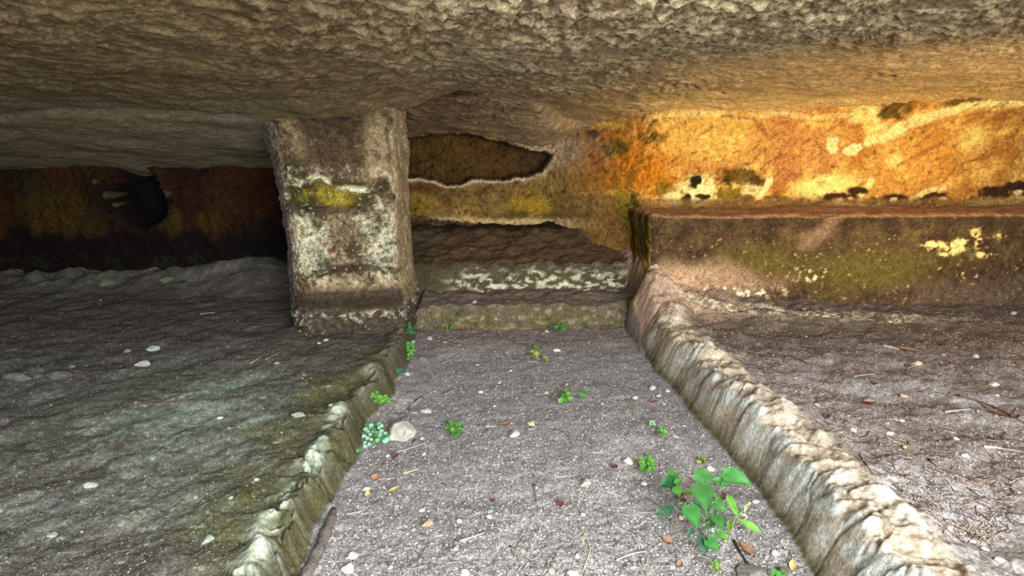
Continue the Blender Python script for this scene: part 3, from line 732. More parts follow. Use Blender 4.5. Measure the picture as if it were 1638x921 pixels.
# ------------------------------------------------------------------ the pillar
def pillar():
    zs = np.concatenate([np.linspace(0.02, 1.20, 190), np.linspace(1.206, 1.40, 30)])
    def cz(px_top, D, rows):      # x of an edge at depth D for image rows
        return np.array([at_y(px, py, D)[0] for px, py in rows]), np.array([at_y(px, py, D)[2] for px, py in rows])
    flx, flz = cz(None, 3.44, ((436, 185), (447, 250), (456, 320), (464, 390), (472, 455), (474, 500)))
    frx, frz = cz(None, 3.50, ((628, 180), (630, 235), (631, 300), (635, 380), (641, 440), (652, 480)))
    bx, bz = cz(None, 3.86, ((398, 190), (424, 235), (440, 285), (451, 330), (458, 390), (462, 440), (466, 490)))
    ip = lambda z, Z, X: np.interp(z, Z[::-1], X[::-1])
    N = 330; rows = []
    tt = np.linspace(0, 1, N, endpoint=False)
    for z in zs:
        fl = np.array([ip(z, flz, flx), 3.44]); fr = np.array([ip(z, frz, frx), 3.50])
        blc = np.array([ip(z, bz, bx), 3.86]); br = np.array([ip(z, frz, frx) + 0.03, 4.02])
        pl = 1 - sm(z, 0.235, 0.285)
        fl[1] -= 0.10 * pl; fr[1] -= 0.12 * pl; fl[0] += 0.02 * pl; fr[0] += 0.0 * pl
        lowf = 1 - sm(z, 0.0, 0.6)
        fl[1] -= 0.03 * lowf; fr[1] -= 0.03 * lowf
        up = sm(z, 1.20, 1.42)
        fl += np.array([-0.08, -0.06]) * up; fr += np.array([0.0, -0.05]) * up; blc += np.array([-0.26, 0.1]) * up; br += np.array([0.0, 0.05]) * up
        pts = np.array([br, blc, fl, fr, br])
        seg = np.linalg.norm(np.diff(pts, axis=0), axis=1); cs_ = np.concatenate([[0], np.cumsum(seg)]); cs_ /= cs_[-1]
        q = np.stack([np.interp(tt, cs_, pts[:, 0]), np.interp(tt, cs_, pts[:, 1])], 1)
        w = 9; k = np.ones(2 * w + 1) / (2 * w + 1)
        for _ in range(2):
            q = np.stack([np.convolve(np.concatenate([q[-w:, i], q[:, i], q[:w, i]]), k, 'valid') for i in (0, 1)], 1)
        rows.append(np.concatenate([q, np.full((N, 1), z)], 1))
    P = np.array(rows)
    tx = np.roll(P, -1, 1) - np.roll(P, 1, 1); n = np.stack([tx[..., 1], -tx[..., 0], np.zeros(P.shape[:2])], -1)
    n /= np.linalg.norm(n, axis=-1, keepdims=True)
    X, Y, Z = P[..., 0], P[..., 1], P[..., 2]
    U = np.repeat((tt * 2.1)[None, :], P.shape[0], 0)
    b1 = fbm(U * 3, Z * 3, 4, off=111.0); b2 = fbm(U * 10, Z * 10, 4, off=113.0); b3 = fbm(U * 34, Z * 34, 3, 0.65, off=115.0)
    front = sm(-n[..., 1], 0.3, 0.7)
    def PB(px, py, rx, ry, amp=0.5, soft=0.35, rot=0.0):
        p = at_y(px, py, 3.42); k = 3.42 / F_PX
        return blob(X, Z, p[0], p[2], rx * k, ry * k, n=amp * (b2 * 0.7 + b3 * 0.5), soft=soft, rot=rot) * front
    def PL(pts, w, amp=0.4, soft=0.5):
        q = [tuple(at_y(px, py, 3.42)[[0, 2]]) for px, py in pts]
        return band(X, Z, q, w * 3.42 / F_PX, n=amp * (b2 + b3 * 0.6), soft=soft) * front
    rough = 1 + 0.8 * front
    d = 0.022 * b1 + 0.013 * b2 * rough + 0.007 * b3 * rough
    recess = PB(528, 314, 72, 24, amp=0.3, soft=0.2)
    d = d - 0.03 * recess + 0.014 * PL([(475, 300), (505, 286), (535, 300), (570, 306), (597, 306)], 4) - 0.012 * PL([(470, 338), (530, 339), (600, 334)], 3)
    plz = (1 - sm(Z, 0.0, 0.24)) * front
    d = d + plz * (0.02 * b2 + 0.012 * b3)
    P = P + n * d[..., None]
    c = np.zeros(X.shape + (3,)) + lin(158, 138, 104)
    c = paint(c, (112, 92, 64), sm(b2 + 0.5 * b3, 0.0, 0.6) * 0.75)
    c = paint(c, (190, 176, 140), sm(-b2 + 0.4 * b3, 0.2, 0.8) * 0.6)
    side = sm(-n[..., 0], 0.4, 0.8)
    c = paint(c, (136, 128, 116), side * 0.9)
    c = paint(c, (58, 42, 28), PB(525, 204, 78, 40, amp=0.8, soft=0.6) * 0.92)
    c = paint(c, (44, 32, 22), PL([(470, 186), (520, 182), (575, 184), (610, 180)], 7, amp=0.8) * 0.8)
    c = paint(c, (84, 62, 42), PB(540, 258, 70, 30, amp=1.0, soft=0.6) * 0.85)
    c = paint(c, (172, 150, 112), PB(600, 240, 18, 60, amp=0.5, soft=0.5) * 0.8)
    c = paint(c, (168, 146, 108), PB(465, 240, 18, 45, amp=0.5, soft=0.5) * 0.6)
    c = paint(c, (58, 62, 30), PB(470, 290, 18, 40, amp=0.7) * 0.9)
    c = paint(c, (62, 62, 26), PB(525, 316, 80, 28, amp=0.6, soft=0.4) * 0.95)
    c = paint(c, (164, 146, 44), PB(521, 313, 37, 17, amp=0.9, soft=0.5) * sm(b3 + 0.4 * b2, -0.7, 0.1))
    c = paint(c, (150, 132, 40), PB(540, 322, 26, 10, amp=0.6, soft=0.5) * 0.7)
    c = paint(c, (52, 52, 26), PB(608, 298, 11, 12, amp=0.6) * 0.9)
    c = paint(c, (226, 214, 178), PL([(475, 296), (504, 282), (535, 300), (570, 306), (597, 305), (603, 330)], 3.2, amp=1.5) * sm(b3 - b2, -0.6, 0.2) * 0.9)
    c = paint(c, (112, 96, 66), PL([(465, 337), (530, 338), (600, 333)], 4, amp=0.5) * 0.8)
    c = paint(c, (52, 56, 40), PB(478, 337, 26, 10, amp=0.5) * 0.8)
    low = sm(0.80 - Z, 0.0, 0.06) * sm(Z, 0.30, 0.34) * front
    c = paint(c, (206, 208, 176), low * np.clip(PB(500, 400, 32, 50, amp=0.9, soft=0.4) + PB(605, 395, 34, 58, amp=0.9, soft=0.4), 0, 1) * sm(b3 + 0.6 * b2, -0.45, 0.1) * 0.95)
    c = paint(c, (88, 72, 50), low * PB(555, 400, 26, 50, amp=0.9, soft=0.5) * 0.55)
    c = paint(c, (70, 54, 40), low * sm(b3 - b2 * 0.3, 0.3, 0.6) * 0.7)
    c = paint(c, (110, 52, 38), PB(530, 402, 7, 9, amp=0.8) * 0.8)
    c = paint(c, (44, 36, 26), PL([(500, 440), (540, 432), (580, 430), (630, 438)], 6, amp=0.8) * 0.8)
    dirt = sm(Z, 0.20, 0.24) * (1 - sm(Z, 0.30, 0.345))
    c = paint(c, (74, 62, 50), dirt * (0.5 + 0.5 * front) * 0.95)
    base_ = 1 - sm(Z + 0.02 * b2, 0.21, 0.24)
    c = paint(c, (60, 52, 42), base_ * 0.9)
    c = paint(c, (186, 180, 160), base_ * sm(Z + 0.03 * b2, 0.16, 0.20) * sm(b3 + 0.4 * b2, 0.0, 0.4) * 0.9)
    c = paint(c, (150, 144, 124), base_ * sm(b3 + 0.5 * b2, 0.4, 0.7) * 0.7)
    c = paint(c, (70, 54, 38), front * sm(0.7 * b2 + 0.6 * b3 + 0.3 * b1, 0.0, 0.35) * 0.8 * sm(Z, 0.3, 0.36))
    c = paint(c, (84, 70, 48), front * sm(Z, 0.95, 1.05) * sm(-b2 + 0.6 * b3, 0.0, 0.5) * 0.6)
    c = paint(c, (212, 200, 164), front * sm(-0.7 * b2 + 0.6 * b3, 0.2, 0.6) * 0.55 * sm(Z, 0.3, 0.36) * (1 - sm(Z, 0.95, 1.05)) * (1 - recess))
    b4 = fbm(U * 55, Z * 55, 3, 0.7, off=117.0)
    c = paint(c, (46, 36, 26), front * sm(b4 + 0.5 * b3, 0.25, 0.6) * sm(b2 + b1, -0.5, 0.3) * 0.85)
    c = paint(c, (224, 212, 176), front * sm(-b4 + 0.5 * b3, 0.45, 0.8) * sm(Z, 0.3, 0.4) * (1 - 0.85 * sm(Z, 0.95, 1.05)) * 0.7)
    c = np.clip(c * (1 + 0.45 * b3[..., None] + 0.3 * b4[..., None]), 0.004, 0.85)
    nr, nc = X.shape
    return raw_mesh('rock_pillar', P.reshape(-1, 3), grid_faces(nr, nc, wrap=True), M_PILLAR, c)
o = link(bpy.data.objects.new('rock_pillar', pillar()))
tag(o, 'rough rock pillar with yellow lichen patch, holding up the cave roof', 'pillar', kind='structure')

# ------------------------------------------------------------------ loose things on the ground
FWD = Rcam @ np.array([0, 0, -1.0]); RIGHT = Rcam @ np.array([1.0, 0, 0]); UPC = Rcam @ np.array([0, 1.0, 0])
_T = np.linspace(1.1, 6.5, 520)
def ghit(px, py, off=0.0):
    """the place on the ground (or off above it) that lies on the sight line of a pixel"""
    d = ray(px, py); d = d / np.dot(d, FWD)
    q = CAM[None, :] + d[None, :] * _T[:, None]
    h = q[:, 2] - (ground(q[:, 0], q[:, 1])[0] + off)
    k = np.nonzero(h < 0)[0]
    k = int(k[0]) if len(k) else len(_T) - 1
    if k == 0: return q[0]
    a = h[k - 1] / (h[k - 1] - h[k] + 1e-9)
    return q[k - 1] + (q[k] - q[k - 1]) * a
def depth(p): return float(np.dot(np.asarray(p) - CAM, FWD))

def plain(name, rgb, rough=0.9, var=0.25, scale=60, rgb2=None, spec=0.15, bump=0.3, trans=None):
    m, nt, b = nodes_of(name)
    b.inputs['Roughness'].default_value = rough; b.inputs['Specular IOR Level'].default_value = spec
    co = nt.nodes.new('ShaderNodeTexCoord').outputs['Object']
    geo = nt.nodes.new('ShaderNodeObjectInfo')
    n = tex_noise(nt, co, scale, 5, 0.65)
    mx = nt.nodes.new('ShaderNodeMix'); mx.data_type = 'RGBA'
    mx.inputs[6].default_value = (*lin(rgb), 1)
    mx.inputs[7].default_value = (*(lin(rgb2) if rgb2 else lin(rgb) * (1 - 2 * var)), 1)
    nt.links.new(ramp(nt, n, 0.35, 0.7), mx.inputs[0])
    hv = nt.nodes.new('ShaderNodeHueSaturation')
    nt.links.new(mx.outputs[2], hv.inputs['Color'])
    nt.links.new(ramp(nt, geo.outputs['Random'], 0, 1, 0.82, 1.15), hv.inputs['Value'])
    nt.links.new(hv.outputs[0], b.inputs['Base Color'])
    bp = nt.nodes.new('ShaderNodeBump'); bp.inputs['Strength'].default_value = bump; bp.inputs['Distance'].default_value = 0.003 if scale > 10 else 0.004
    nt.links.new(n, bp.inputs['Height']); nt.links.new(bp.outputs[0], b.inputs['Normal'])
    return m

STONE = {
    'pale': plain('pale_stone', (214, 210, 198), rgb2=(150, 144, 134), scale=3.2, bump=0.9),
    'white': plain('white_stone', (226, 222, 212), rgb2=(180, 174, 164), scale=3.2, bump=0.9),
    'cream': plain('cream_stone', (222, 208, 174), rgb2=(172, 156, 126), scale=3.2, bump=0.9),
    'grey': plain('grey_stone', (142, 138, 132), rgb2=(98, 94, 88), scale=3.2, bump=0.9),
    'slate': plain('dark_stone', (112, 110, 104), rgb2=(80, 78, 72), scale=3.2, bump=0.9),
    'tan': plain('tan_stone', (196, 170, 140), rgb2=(150, 124, 98), scale=3.2, bump=0.9),
    'pink': plain('pinkish_stone', (172, 154, 150), rgb2=(128, 114, 110), scale=3.2, bump=0.9),
    'mint': plain('lichen_stone', (176, 190, 176), rgb2=(122, 132, 118), scale=3.2, bump=0.9),
    'moss': plain('mossy_stone', (116, 122, 98), rgb2=(76, 80, 60), scale=3.2, bump=0.9),
}
def ico(sub):
    t = (1 + 5 ** 0.5) / 2
    v = [(-1, t, 0), (1, t, 0), (-1, -t, 0), (1, -t, 0), (0, -1, t), (0, 1, t), (0, -1, -t), (0, 1, -t), (t, 0, -1), (t, 0, 1), (-t, 0, -1), (-t, 0, 1)]
    f = [(0, 11, 5), (0, 5, 1), (0, 1, 7), (0, 7, 10), (0, 10, 11), (1, 5, 9), (5, 11, 4), (11, 10, 2), (10, 7, 6), (7, 1, 8), (3, 9, 4), (3, 4, 2), (3, 2, 6), (3, 6, 8), (3, 8, 9), (4, 9, 5), (2, 4, 11), (6, 2, 10), (8, 6, 7), (9, 8, 1)]
    v = [np.array(p) / np.linalg.norm(p) for p in v]
    for _ in range(sub):
        cache = {}; nf = []
        def mid(a, b):
            k = (min(a, b), max(a, b))
            if k not in cache:
                p = v[a] + v[b]; v.append(p / np.linalg.norm(p)); cache[k] = len(v) - 1
            return cache[k]
        for a, b, c in f:
            ab, bc, ca = mid(a, b), mid(b, c), mid(c, a)
            nf += [(a, ab, ca), (b, bc, ab), (c, ca, bc), (ab, bc, ca)]
        f = nf
    return np.array(v), np.array(f)
def rock_shape(sub, seed, cuts=9, rough=0.05):
    r_ = np.random.RandomState(seed); v, f = ico(sub); v = v.copy()
    for _ in range(cuts):
        n = r_.normal(size=3); n /= np.linalg.norm(n); d = r_.uniform(0.55, 0.85)
        s = np.maximum(0, v @ n - d); v -= s[:, None] * n
    v *= (1 + rough * fbm(v[:, 0] * 2.5 + seed, v[:, 1] * 2.5 + v[:, 2] * 1.7, 3))[:, None]
    v /= np.abs(v).max(0)
    return v, f
_shapes = {}
def stone_mesh(kind, big, seed):
    key = (kind, big, seed)
    if key not in _shapes:
        v, f = rock_shape(3 if big else 2, seed + (100 if big else 0), 10 if big else 7, 0.10 if big else 0.05)
        _shapes[key] = raw_mesh('stone', v, f, STONE[kind], smooth=big)
    return _shapes[key]
def put_stone(px, py, w, h, kind, label, name='stone', cat='stone', group=None, seed=None, rz=None):
    p = ghit(px, py + h * 0.25); k = depth(p) / F_PX
    rx, hz = 0.5 * w * k, max(0.30 * w, 0.5 * h) * k * 0.72
    seed = random.randrange(6) if seed is None else seed
    o = bpy.data.objects.new(name, stone_mesh(kind, w > 14, seed))
    ry = min(max(0.55 * h * k * 1.3, rx * 0.55), rx * 1.1)
    o.scale = (rx, ry, hz)
    o.rotation_euler = (random.uniform(-.15, .15), random.uniform(-.15, .15), random.uniform(-.35, .35) if rz is None else rz)
    o.location = (p[0], p[1], p[2] + hz * 0.35)
    link(o); tag(o, label, cat, group); return o

STONES = [
 (640, 686, 48, 40, 'pale', 'largest pale grey stone in the trench, lying against the left kerb'),
 (682, 656, 23, 12, 'pale', 'flat pale stone just behind the largest stone in the trench'),
 (676, 700, 9, 9, 'white', 'small rounded white pebble right of the largest trench stone'),
 (664, 706, 15, 10, 'grey', 'dull pebble at the front right foot of the largest trench stone'),
 (678, 572, 19, 11, 'grey', 'half buried grey lump beside the far end of the left kerb'),
 (688, 540, 10, 7, 'pale', 'small pale stone in the far left corner of the trench below the step'),
 (712, 546, 9, 6, 'pale', 'small pale stone second from the left corner below the step'),
 (734, 551, 10, 5, 'grey', 'flat greyish stone third from the left corner below the step'),
 (652, 597, 9, 8, 'white', 'white pebble tucked into the mossy bend of the left kerb'),
 (822, 692, 20, 15, 'pale', 'pale angular stone in mid trench, just right of a rusty leaf'),
 (850, 676, 15, 11, 'cream', 'cream stone behind and right of the angular mid trench stone'),
 (781, 689, 11, 9, 'grey', 'small grey stone left of the rusty leaf in mid trench'),
 (891, 688, 13, 6, 'grey', 'low grey stone right of the cream stone in mid trench'),
 (769, 626, 9, 7, 'pale', 'lone pale pebble in the left half of the trench, beyond the angular stone'),
 (874, 627, 9, 6, 'white', 'white pebble just left of the paired leaf seedlings in mid trench'),
 (890, 560, 14, 5, 'white', 'flat white sliver of stone right of the yellowish far seedling'),
 (898, 571, 12, 8, 'grey', 'grey clod just in front of the flat white sliver'),
 (817, 592, 6, 5, 'white', 'tiny white pebble in the middle of the far trench'),
 (799, 611, 6, 5, 'white', 'tiny white pebble a little nearer than the middle one of the far trench'),
 (764, 583, 8, 5, 'cream', 'yellowish chip of stone in the far left part of the trench'),
 (875, 529, 7, 5, 'cream', 'cream pebble at the foot of the step left of the weed'),
 (906, 614, 5, 5, 'white', 'tiny white pebble behind the leaf seedlings in mid trench'),
 (963, 645, 6, 5, 'white', 'tiny white pebble right of the seedlings towards the right kerb'),
 (1016, 635, 10, 8, 'white', 'white stone standing apart a little left of the right kerb'),
 (1043, 619, 13, 11, 'white', 'biggest of the white stones gathered by the right kerb bend'),
 (1069, 624, 10, 6, 'white', 'white stone touching the foot of the right kerb bend'),
 (1053, 632, 10, 6, 'pale', 'pale stone in front of the white stones by the right kerb bend'),
 (1063, 645, 7, 5, 'white', 'nearest small white stone of the group by the right kerb bend'),
 (1082, 697, 14, 7, 'pale', 'flat pale stone right of the little weed near the right kerb'),
 (564, 886, 19, 13, 'white', 'smooth oval white pebble right of the thick root'),
 (557, 907, 23, 18, 'white', 'angular white stone at the bottom edge right of the thick root'),
 (543, 841, 19, 13, 'pink', 'pinkish grey stone resting against the upper part of the thick root'),
 (569, 856, 9, 8, 'pale', 'small pale pebble between the pinkish stone and the oval white pebble'),
 (684, 834, 20, 18, 'tan', 'tan wedge shaped stone in the near left part of the trench'),
 (679, 855, 10, 7, 'grey', 'grey pebble just in front of the tan wedge stone'),
 (661, 846, 8, 6, 'white', 'white pebble just left of the tan wedge stone'),
 (674, 815, 12, 8, 'white', 'white chip behind the tan wedge stone'),
 (585, 781, 16, 7, 'white', 'flat white stone beside the orange leaf at the left kerb'),
 (620, 728, 8, 7, 'white', 'white pebble in front of the minty leaf clump'),
 (678, 725, 7, 7, 'white', 'white pebble well in front of the largest trench stone'),
 (729, 877, 10, 8, 'pale', 'pale pebble below the short twig in the near trench'),
 (735, 831, 10, 9, 'white', 'white pebble above the short twig in the near trench'),
 (784, 816, 11, 7, 'mint', 'minty white pebble, rear one of a touching pair in the near trench'),
 (783, 825, 11, 7, 'white', 'white pebble, front one of a touching pair in the near trench'),
 (744, 914, 18, 12, 'pale', 'pale stone at the bottom edge left of the slanting twig'),
 (883, 911, 13, 10, 'pale', 'pale stone at the bottom edge left of the bent straw'),
 (915, 914, 20, 11, 'white', 'white stone at the bottom edge touching the bent straw'),
 (924, 887, 9, 10, 'white', 'upright white pebble left of the bent straw'),
 (933, 821, 9, 8, 'white', 'white pebble above the top of the bent straw'),
 (936, 770, 20, 15, 'pale', 'pale stone in the near trench with a straw at its right'),
 (1005, 736, 18, 14, 'white', 'white stone just left of the bright curly weed'),
 (1030, 773, 11, 8, 'white', 'white pebble below the bright curly weed'),
 (1059, 743, 9, 11, 'pink', 'dull upright pebble right of the bright curly weed'),
 (1137, 748, 14, 9, 'white', 'white stone behind the heart leaved plant'),
 (1209, 801, 13, 8, 'white', 'pale stone between the heart leaved plant and the right kerb'),
 (1240, 883, 13, 10, 'white', 'pale stone at the lower right, just above the mossy boulder'),
 (1202, 910, 52, 30, 'grey', 'grey boulder at the bottom edge below the heart leaved plant'),
 (1249, 910, 24, 18, 'moss', 'small mossy boulder right of the grey boulder'),
 (1090, 826, 10, 12, 'cream', 'cream shell like chip left of the heart leaved plant'),
 (1561, 569, 11, 8, 'white', 'bright white stone on the right platform near the bench'),
 (1466, 580, 18, 9, 'cream', 'yellowish oval stone on the right platform near the bench'),
 (1445, 631, 14, 12, 'tan', 'tan angular stone in the middle of the right platform'),
 (1589, 614, 19, 8, 'pale', 'flat pale stone above the forked branch on the right platform'),
 (1595, 631, 7, 6, 'white', 'tiny white pebble between the flat pale stone and forked branch'),
 (1443, 672, 9, 6, 'white', 'white pebble in front of the tan angular stone'),
 (1365, 686, 10, 8, 'white', 'white pebble in front of the orange leaf on the right platform'),
 (1424, 693, 14, 5, 'white', 'thin white chip a little right of the white pebble on the right platform'),
 (1530, 701, 11, 6, 'white', 'white chip below the pale stick on the right platform'),
 (1307, 646, 9, 6, 'pale', 'pale chip on the right platform behind the kerb'),
 (1576, 877, 16, 8, 'white', 'long white stone at the lower right corner, rear one of the row'),
 (1598, 893, 20, 10, 'white', 'long white stone at the lower right corner, front one of the row'),
 (1557, 865, 10, 6, 'white', 'smallest white stone of the row in the lower right corner'),
 (1519, 845, 12, 9, 'white', 'white stone on the near right platform, right of its twin'),
 (1475, 832, 12, 10, 'white', 'white stone on the near right platform closest to the kerb'),
 (1495, 854, 10, 7, 'pale', 'pale chip between the two white stones of the near right platform'),
 (1544, 728, 14, 5, 'white', 'thin white chip in front of the pale broken stick'),
 (1620, 501, 14, 6, 'pale', 'pale stone at the foot of the bench by the right edge'),
 (203, 560, 13, 9, 'grey', 'grey stone on the left platform left of the minty flat stone'),
 (243, 557, 27, 11, 'mint', 'minty grey flat stone in the middle of the left platform'),
 (229, 582, 29, 8, 'pale', 'long pale stone in front of the minty flat stone'),
 (114, 585, 13, 8, 'grey', 'small grey stone on the left platform towards the left edge'),
 (29, 603, 52, 9, 'slate', 'long low grey stone at the left edge of the picture'),
 (96, 600, 38, 8, 'slate', 'long low grey stone right of the one at the left edge'),
 (482, 528, 8, 7, 'white', 'white pebble at the left corner of the pillar foot'),
 (479, 509, 10, 14, 'grey', 'upright grey stone leaning on the left corner of the pillar foot'),
 (521, 543, 10, 6, 'white', 'white pebble on the platform in front of the pillar'),
 (510, 548, 7, 5, 'white', 'tiny white pebble left of the white one in front of the pillar'),
 (530, 647, 11, 5, 'white', 'white chip on the mossy part of the left platform'),
 (477, 663, 25, 8, 'mint', 'long lichen covered stone on the mossy left platform'),
 (443, 579, 12, 7, 'mint', 'lichen covered lump on the left platform below the pillar'),
 (145, 774, 24, 11, 'pale', 'pale rounded stone on the near left platform'),
 (84, 853, 17, 11, 'mint', 'minty stone in the lower left corner of the platform'),
 (108, 738, 12, 10, 'grey', 'grey stone on the near left platform behind the pale rounded one'),
 (332, 861, 22, 14, 'mint', 'lichen white lump on the near platform left of the kerb'),
 (352, 668, 11, 5, 'white', 'white chip in the middle of the left platform'),
 (369, 795, 8, 6, 'white', 'white chip behind the lichen white lump'),
 (267, 446, 24, 11, 'moss', 'pale green lump of rock at the foot of the dark left wall, right one'),
 (171, 451, 28, 12, 'moss', 'pale green lump of rock at the foot of the dark left wall, left one'),
 (759, 482, 10, 7, 'white', 'white stone lying on the ledge of the step'),
 (663, 470, 14, 9, 'cream', 'beige chip at the right foot of the pillar beside the ledge'),
]
for a in STONES: put_stone(*a)

# many small pebbles that nothing tells apart
def free_trench(x, y): return np.interp(y, LY, LX) + 0.05 < x < np.interp(y, RY, RX) - 0.05
def scatter(n, x0, x1, y0, y1, sel, kinds, label, group, smin, smax, name='pebble'):
    k = 0; tries = 0
    while k < n and tries < n * 40:
        tries += 1
        yy = y0 + (y1 - y0) * random.random() ** 1.35; xx = random.uniform(x0, x1)
        if not sel(xx, yy): continue
        s = random.uniform(smin, smax) * (0.7 + 0.3 * random.random()) * (1 + 0.8 * (random.random() < 0.1))
        o = bpy.data.objects.new(name, stone_mesh(random.choice(kinds), False, random.randrange(6)))
        o.scale = (s, s * random.uniform(.55, .95), s * random.uniform(.4, .7))
        o.rotation_euler = (random.uniform(-.3, .3), random.uniform(-.3, .3), random.uniform(0, 6.28))
        o.location = (xx, yy, gz(xx, yy) + o.scale[2] * 0.3)
        kd = next(a for a in STONE if o.data.materials[0] == STONE[a])
        cn_ = {'pale': 'pale grey', 'mint': 'lichen green'}.get(kd, kd)
        link(o); tag(o, label % cn_, 'pebble', group % cn_); k += 1
scatter(110, -0.6, 1.2, 1.45, 3.75, free_trench, ['white', 'white', 'pale', 'pale', 'cream', 'grey'], 'small loose %s pebble scattered on the grey trench soil', 'small %s pebbles on the trench floor', 0.003, 0.0065)
scatter(75, 1.0, 3.4, 1.5, 3.6, lambda x, y: np.interp(y, RY, RX) + 0.38 < x < 0.95 * y, ['white', 'pale', 'cream', 'grey', 'tan'], 'small loose %s pebble scattered among litter on the right platform', 'small %s pebbles on the right platform', 0.003, 0.007)
scatter(80, -3.2, -0.5, 1.5, 4.2, lambda x, y: x < np.interp(y, LY, LX) - 0.2 and x > -0.85 * y and not (-1.4 < x < -0.3 and 3.2 < y < 4.2), ['white', 'pale', 'mint', 'grey'], 'small loose %s pebble scattered on the dark left platform', 'small %s pebbles on the left platform', 0.003, 0.007)

# gravel, straw and bark crumbs too many to count
M_GRIT = rock_material('grit', 200, 500, 0.2, 0.002, 0.25)
OCT_V = np.array([(1, 0, 0), (-1, 0, 0), (0, 1, 0), (0, -1, 0), (0, 0, 1), (0, 0, -1)], float)
OCT_F = np.array([(0, 2, 4), (2, 1, 4), (1, 3, 4), (3, 0, 4), (2, 0, 5), (1, 2, 5), (3, 1, 5), (0, 3, 5)])
def rand_xy(n, region):
    out = []
    while sum(len(a) for a in out) < n:
        yy = 1.35 + 3.0 * RS.rand(n) ** 1.6; s = RS.uniform(-0.95, 1.0, n); xx = s * yy
        xl = np.interp(yy, LY, LX); xr = np.interp(yy, RY, RX)
        if region == 'trench': m = (xx > xl + 0.01) & (xx < xr - 0.01) & (yy < YE - 0.02)
        elif region == 'left': m = (xx < xl - 0.14) & (yy < 4.3) & ~((xx > -1.35) & (xx < -0.3) & (yy > 3.2))
        else: m = (xx > xr + 0.3) & (yy < 3.62)
        out.append(np.stack([xx[m], yy[m]], 1))
    return np.concatenate(out)[:n]
def gravel(name, n, region, cols, smin, smax, label, cat):
    q = rand_xy(n, region); z = ground(q[:, 0], q[:, 1])[0]
    s = smin + (smax - smin) * RS.rand(n) ** 2.5
    ang = RS.rand(n) * 6.28; ca, sa = np.cos(ang), np.sin(ang)
    v = OCT_V[None] * (s[:, None] * np.stack([np.ones(n), RS.uniform(.5, 1, n), RS.uniform(.3, .6, n)], 1))[:, None, :]
    v = v * RS.uniform(0.7, 1.3, v.shape)
    x = v[..., 0] * ca[:, None] - v[..., 1] * sa[:, None]; y = v[..., 0] * sa[:, None] + v[..., 1] * ca[:, None]
    V = np.stack([x + q[:, :1], y + q[:, 1:], v[..., 2] + (z + s * 0.1)[:, None]], -1).reshape(-1, 3)
    F = (OCT_F[None] + (np.arange(n) * 6)[:, None, None]).reshape(-1, 3)
    pal = np.array([lin(c) for c in cols]); c = pal[RS.randint(len(pal), size=n)] * RS.uniform(.75, 1.15, n)[:, None]
    o = link(bpy.data.objects.new(name, raw_mesh(name, V, F, M_GRIT, np.repeat(c, 6, 0), smooth=False)))
    tag(o, label, cat, kind='stuff')
gravel('gravel', 24000, 'trench', [(206, 202, 196), (176, 170, 166), (150, 144, 140), (226, 222, 216), (112, 102, 96), (96, 84, 78)], 0.0012, 0.0056, 'fine pale grit strewn all over the trench soil', 'gravel')
gravel('gravel', 13000, 'right', [(196, 190, 184), (166, 156, 148), (132, 116, 104), (222, 216, 208), (104, 84, 72), (88, 68, 58)], 0.0012, 0.0046, 'pale and brown grit strewn over the right platform', 'gravel')
gravel('gravel', 12000, 'left', [(148, 148, 138), (124, 120, 112), (186, 188, 180), (108, 102, 92), (84, 80, 70)], 0.0010, 0.0038, 'pale and dark grit strewn over the left platform', 'gravel')
def straws(name, n, region, cols, lmin, lmax, rad, label, cat):
    q = rand_xy(n, region); L = RS.uniform(lmin, lmax, n); ang = RS.rand(n) * 3.14159
    dx, dy = np.cos(ang), np.sin(ang); bend = RS.uniform(-.25, .25, n)
    V = np.zeros((n, 9, 3)); pal = np.array([lin(c) for c in cols]); c = pal[RS.randint(len(pal), size=n)] * RS.uniform(.7, 1.15, n)[:, None]
    r_ = rad * RS.uniform(.5, 1.3, n)
    for k, t in enumerate((-.5, 0, .5)):
        cx_ = q[:, 0] + dx * L * t - dy * bend * L * (t == 0) * 0.5; cy_ = q[:, 1] + dy * L * t + dx * bend * L * (t == 0) * 0.5
        cz_ = ground(cx_, cy_)[0] + r_ * 0.8
        for j, a in enumerate((0.5, 2.6, 4.7)):
            V[:, k * 3 + j, 0] = cx_ - dy * r_ * math.cos(a); V[:, k * 3 + j, 1] = cy_ + dx * r_ * math.cos(a); V[:, k * 3 + j, 2] = cz_ + r_ * math.sin(a)
    f = []
    for k in (0, 1):
        for j in range(3): f.append((k * 3 + j, k * 3 + (j + 1) % 3, k * 3 + 3 + (j + 1) % 3, k * 3 + 3 + j))
    F = (np.array(f)[None] + (np.arange(n) * 9)[:, None, None]).reshape(-1, 4)
    o = link(bpy.data.objects.new(name, raw_mesh(name, V.reshape(-1, 3), F, M_GRIT, np.repeat(c, 9, 0))))
    tag(o, label, cat, kind='stuff')
straws('straw_litter', 1500, 'trench', [(190, 180, 166), (150, 138, 124), (112, 98, 88), (90, 74, 64)], 0.012, 0.05, 0.0009, 'short bits of dry straw and root fibre on the trench soil', 'straw')
straws('straw_litter', 2200, 'right', [(178, 160, 140), (128, 104, 88), (96, 72, 60), (74, 54, 46), (200, 188, 170)], 0.012, 0.06, 0.0011, 'short bits of straw and bark on the right platform', 'straw')
straws('straw_litter', 900, 'left', [(120, 112, 102), (90, 82, 74), (150, 144, 132)], 0.012, 0.05, 0.0009, 'short bits of dry straw on the left platform', 'straw')

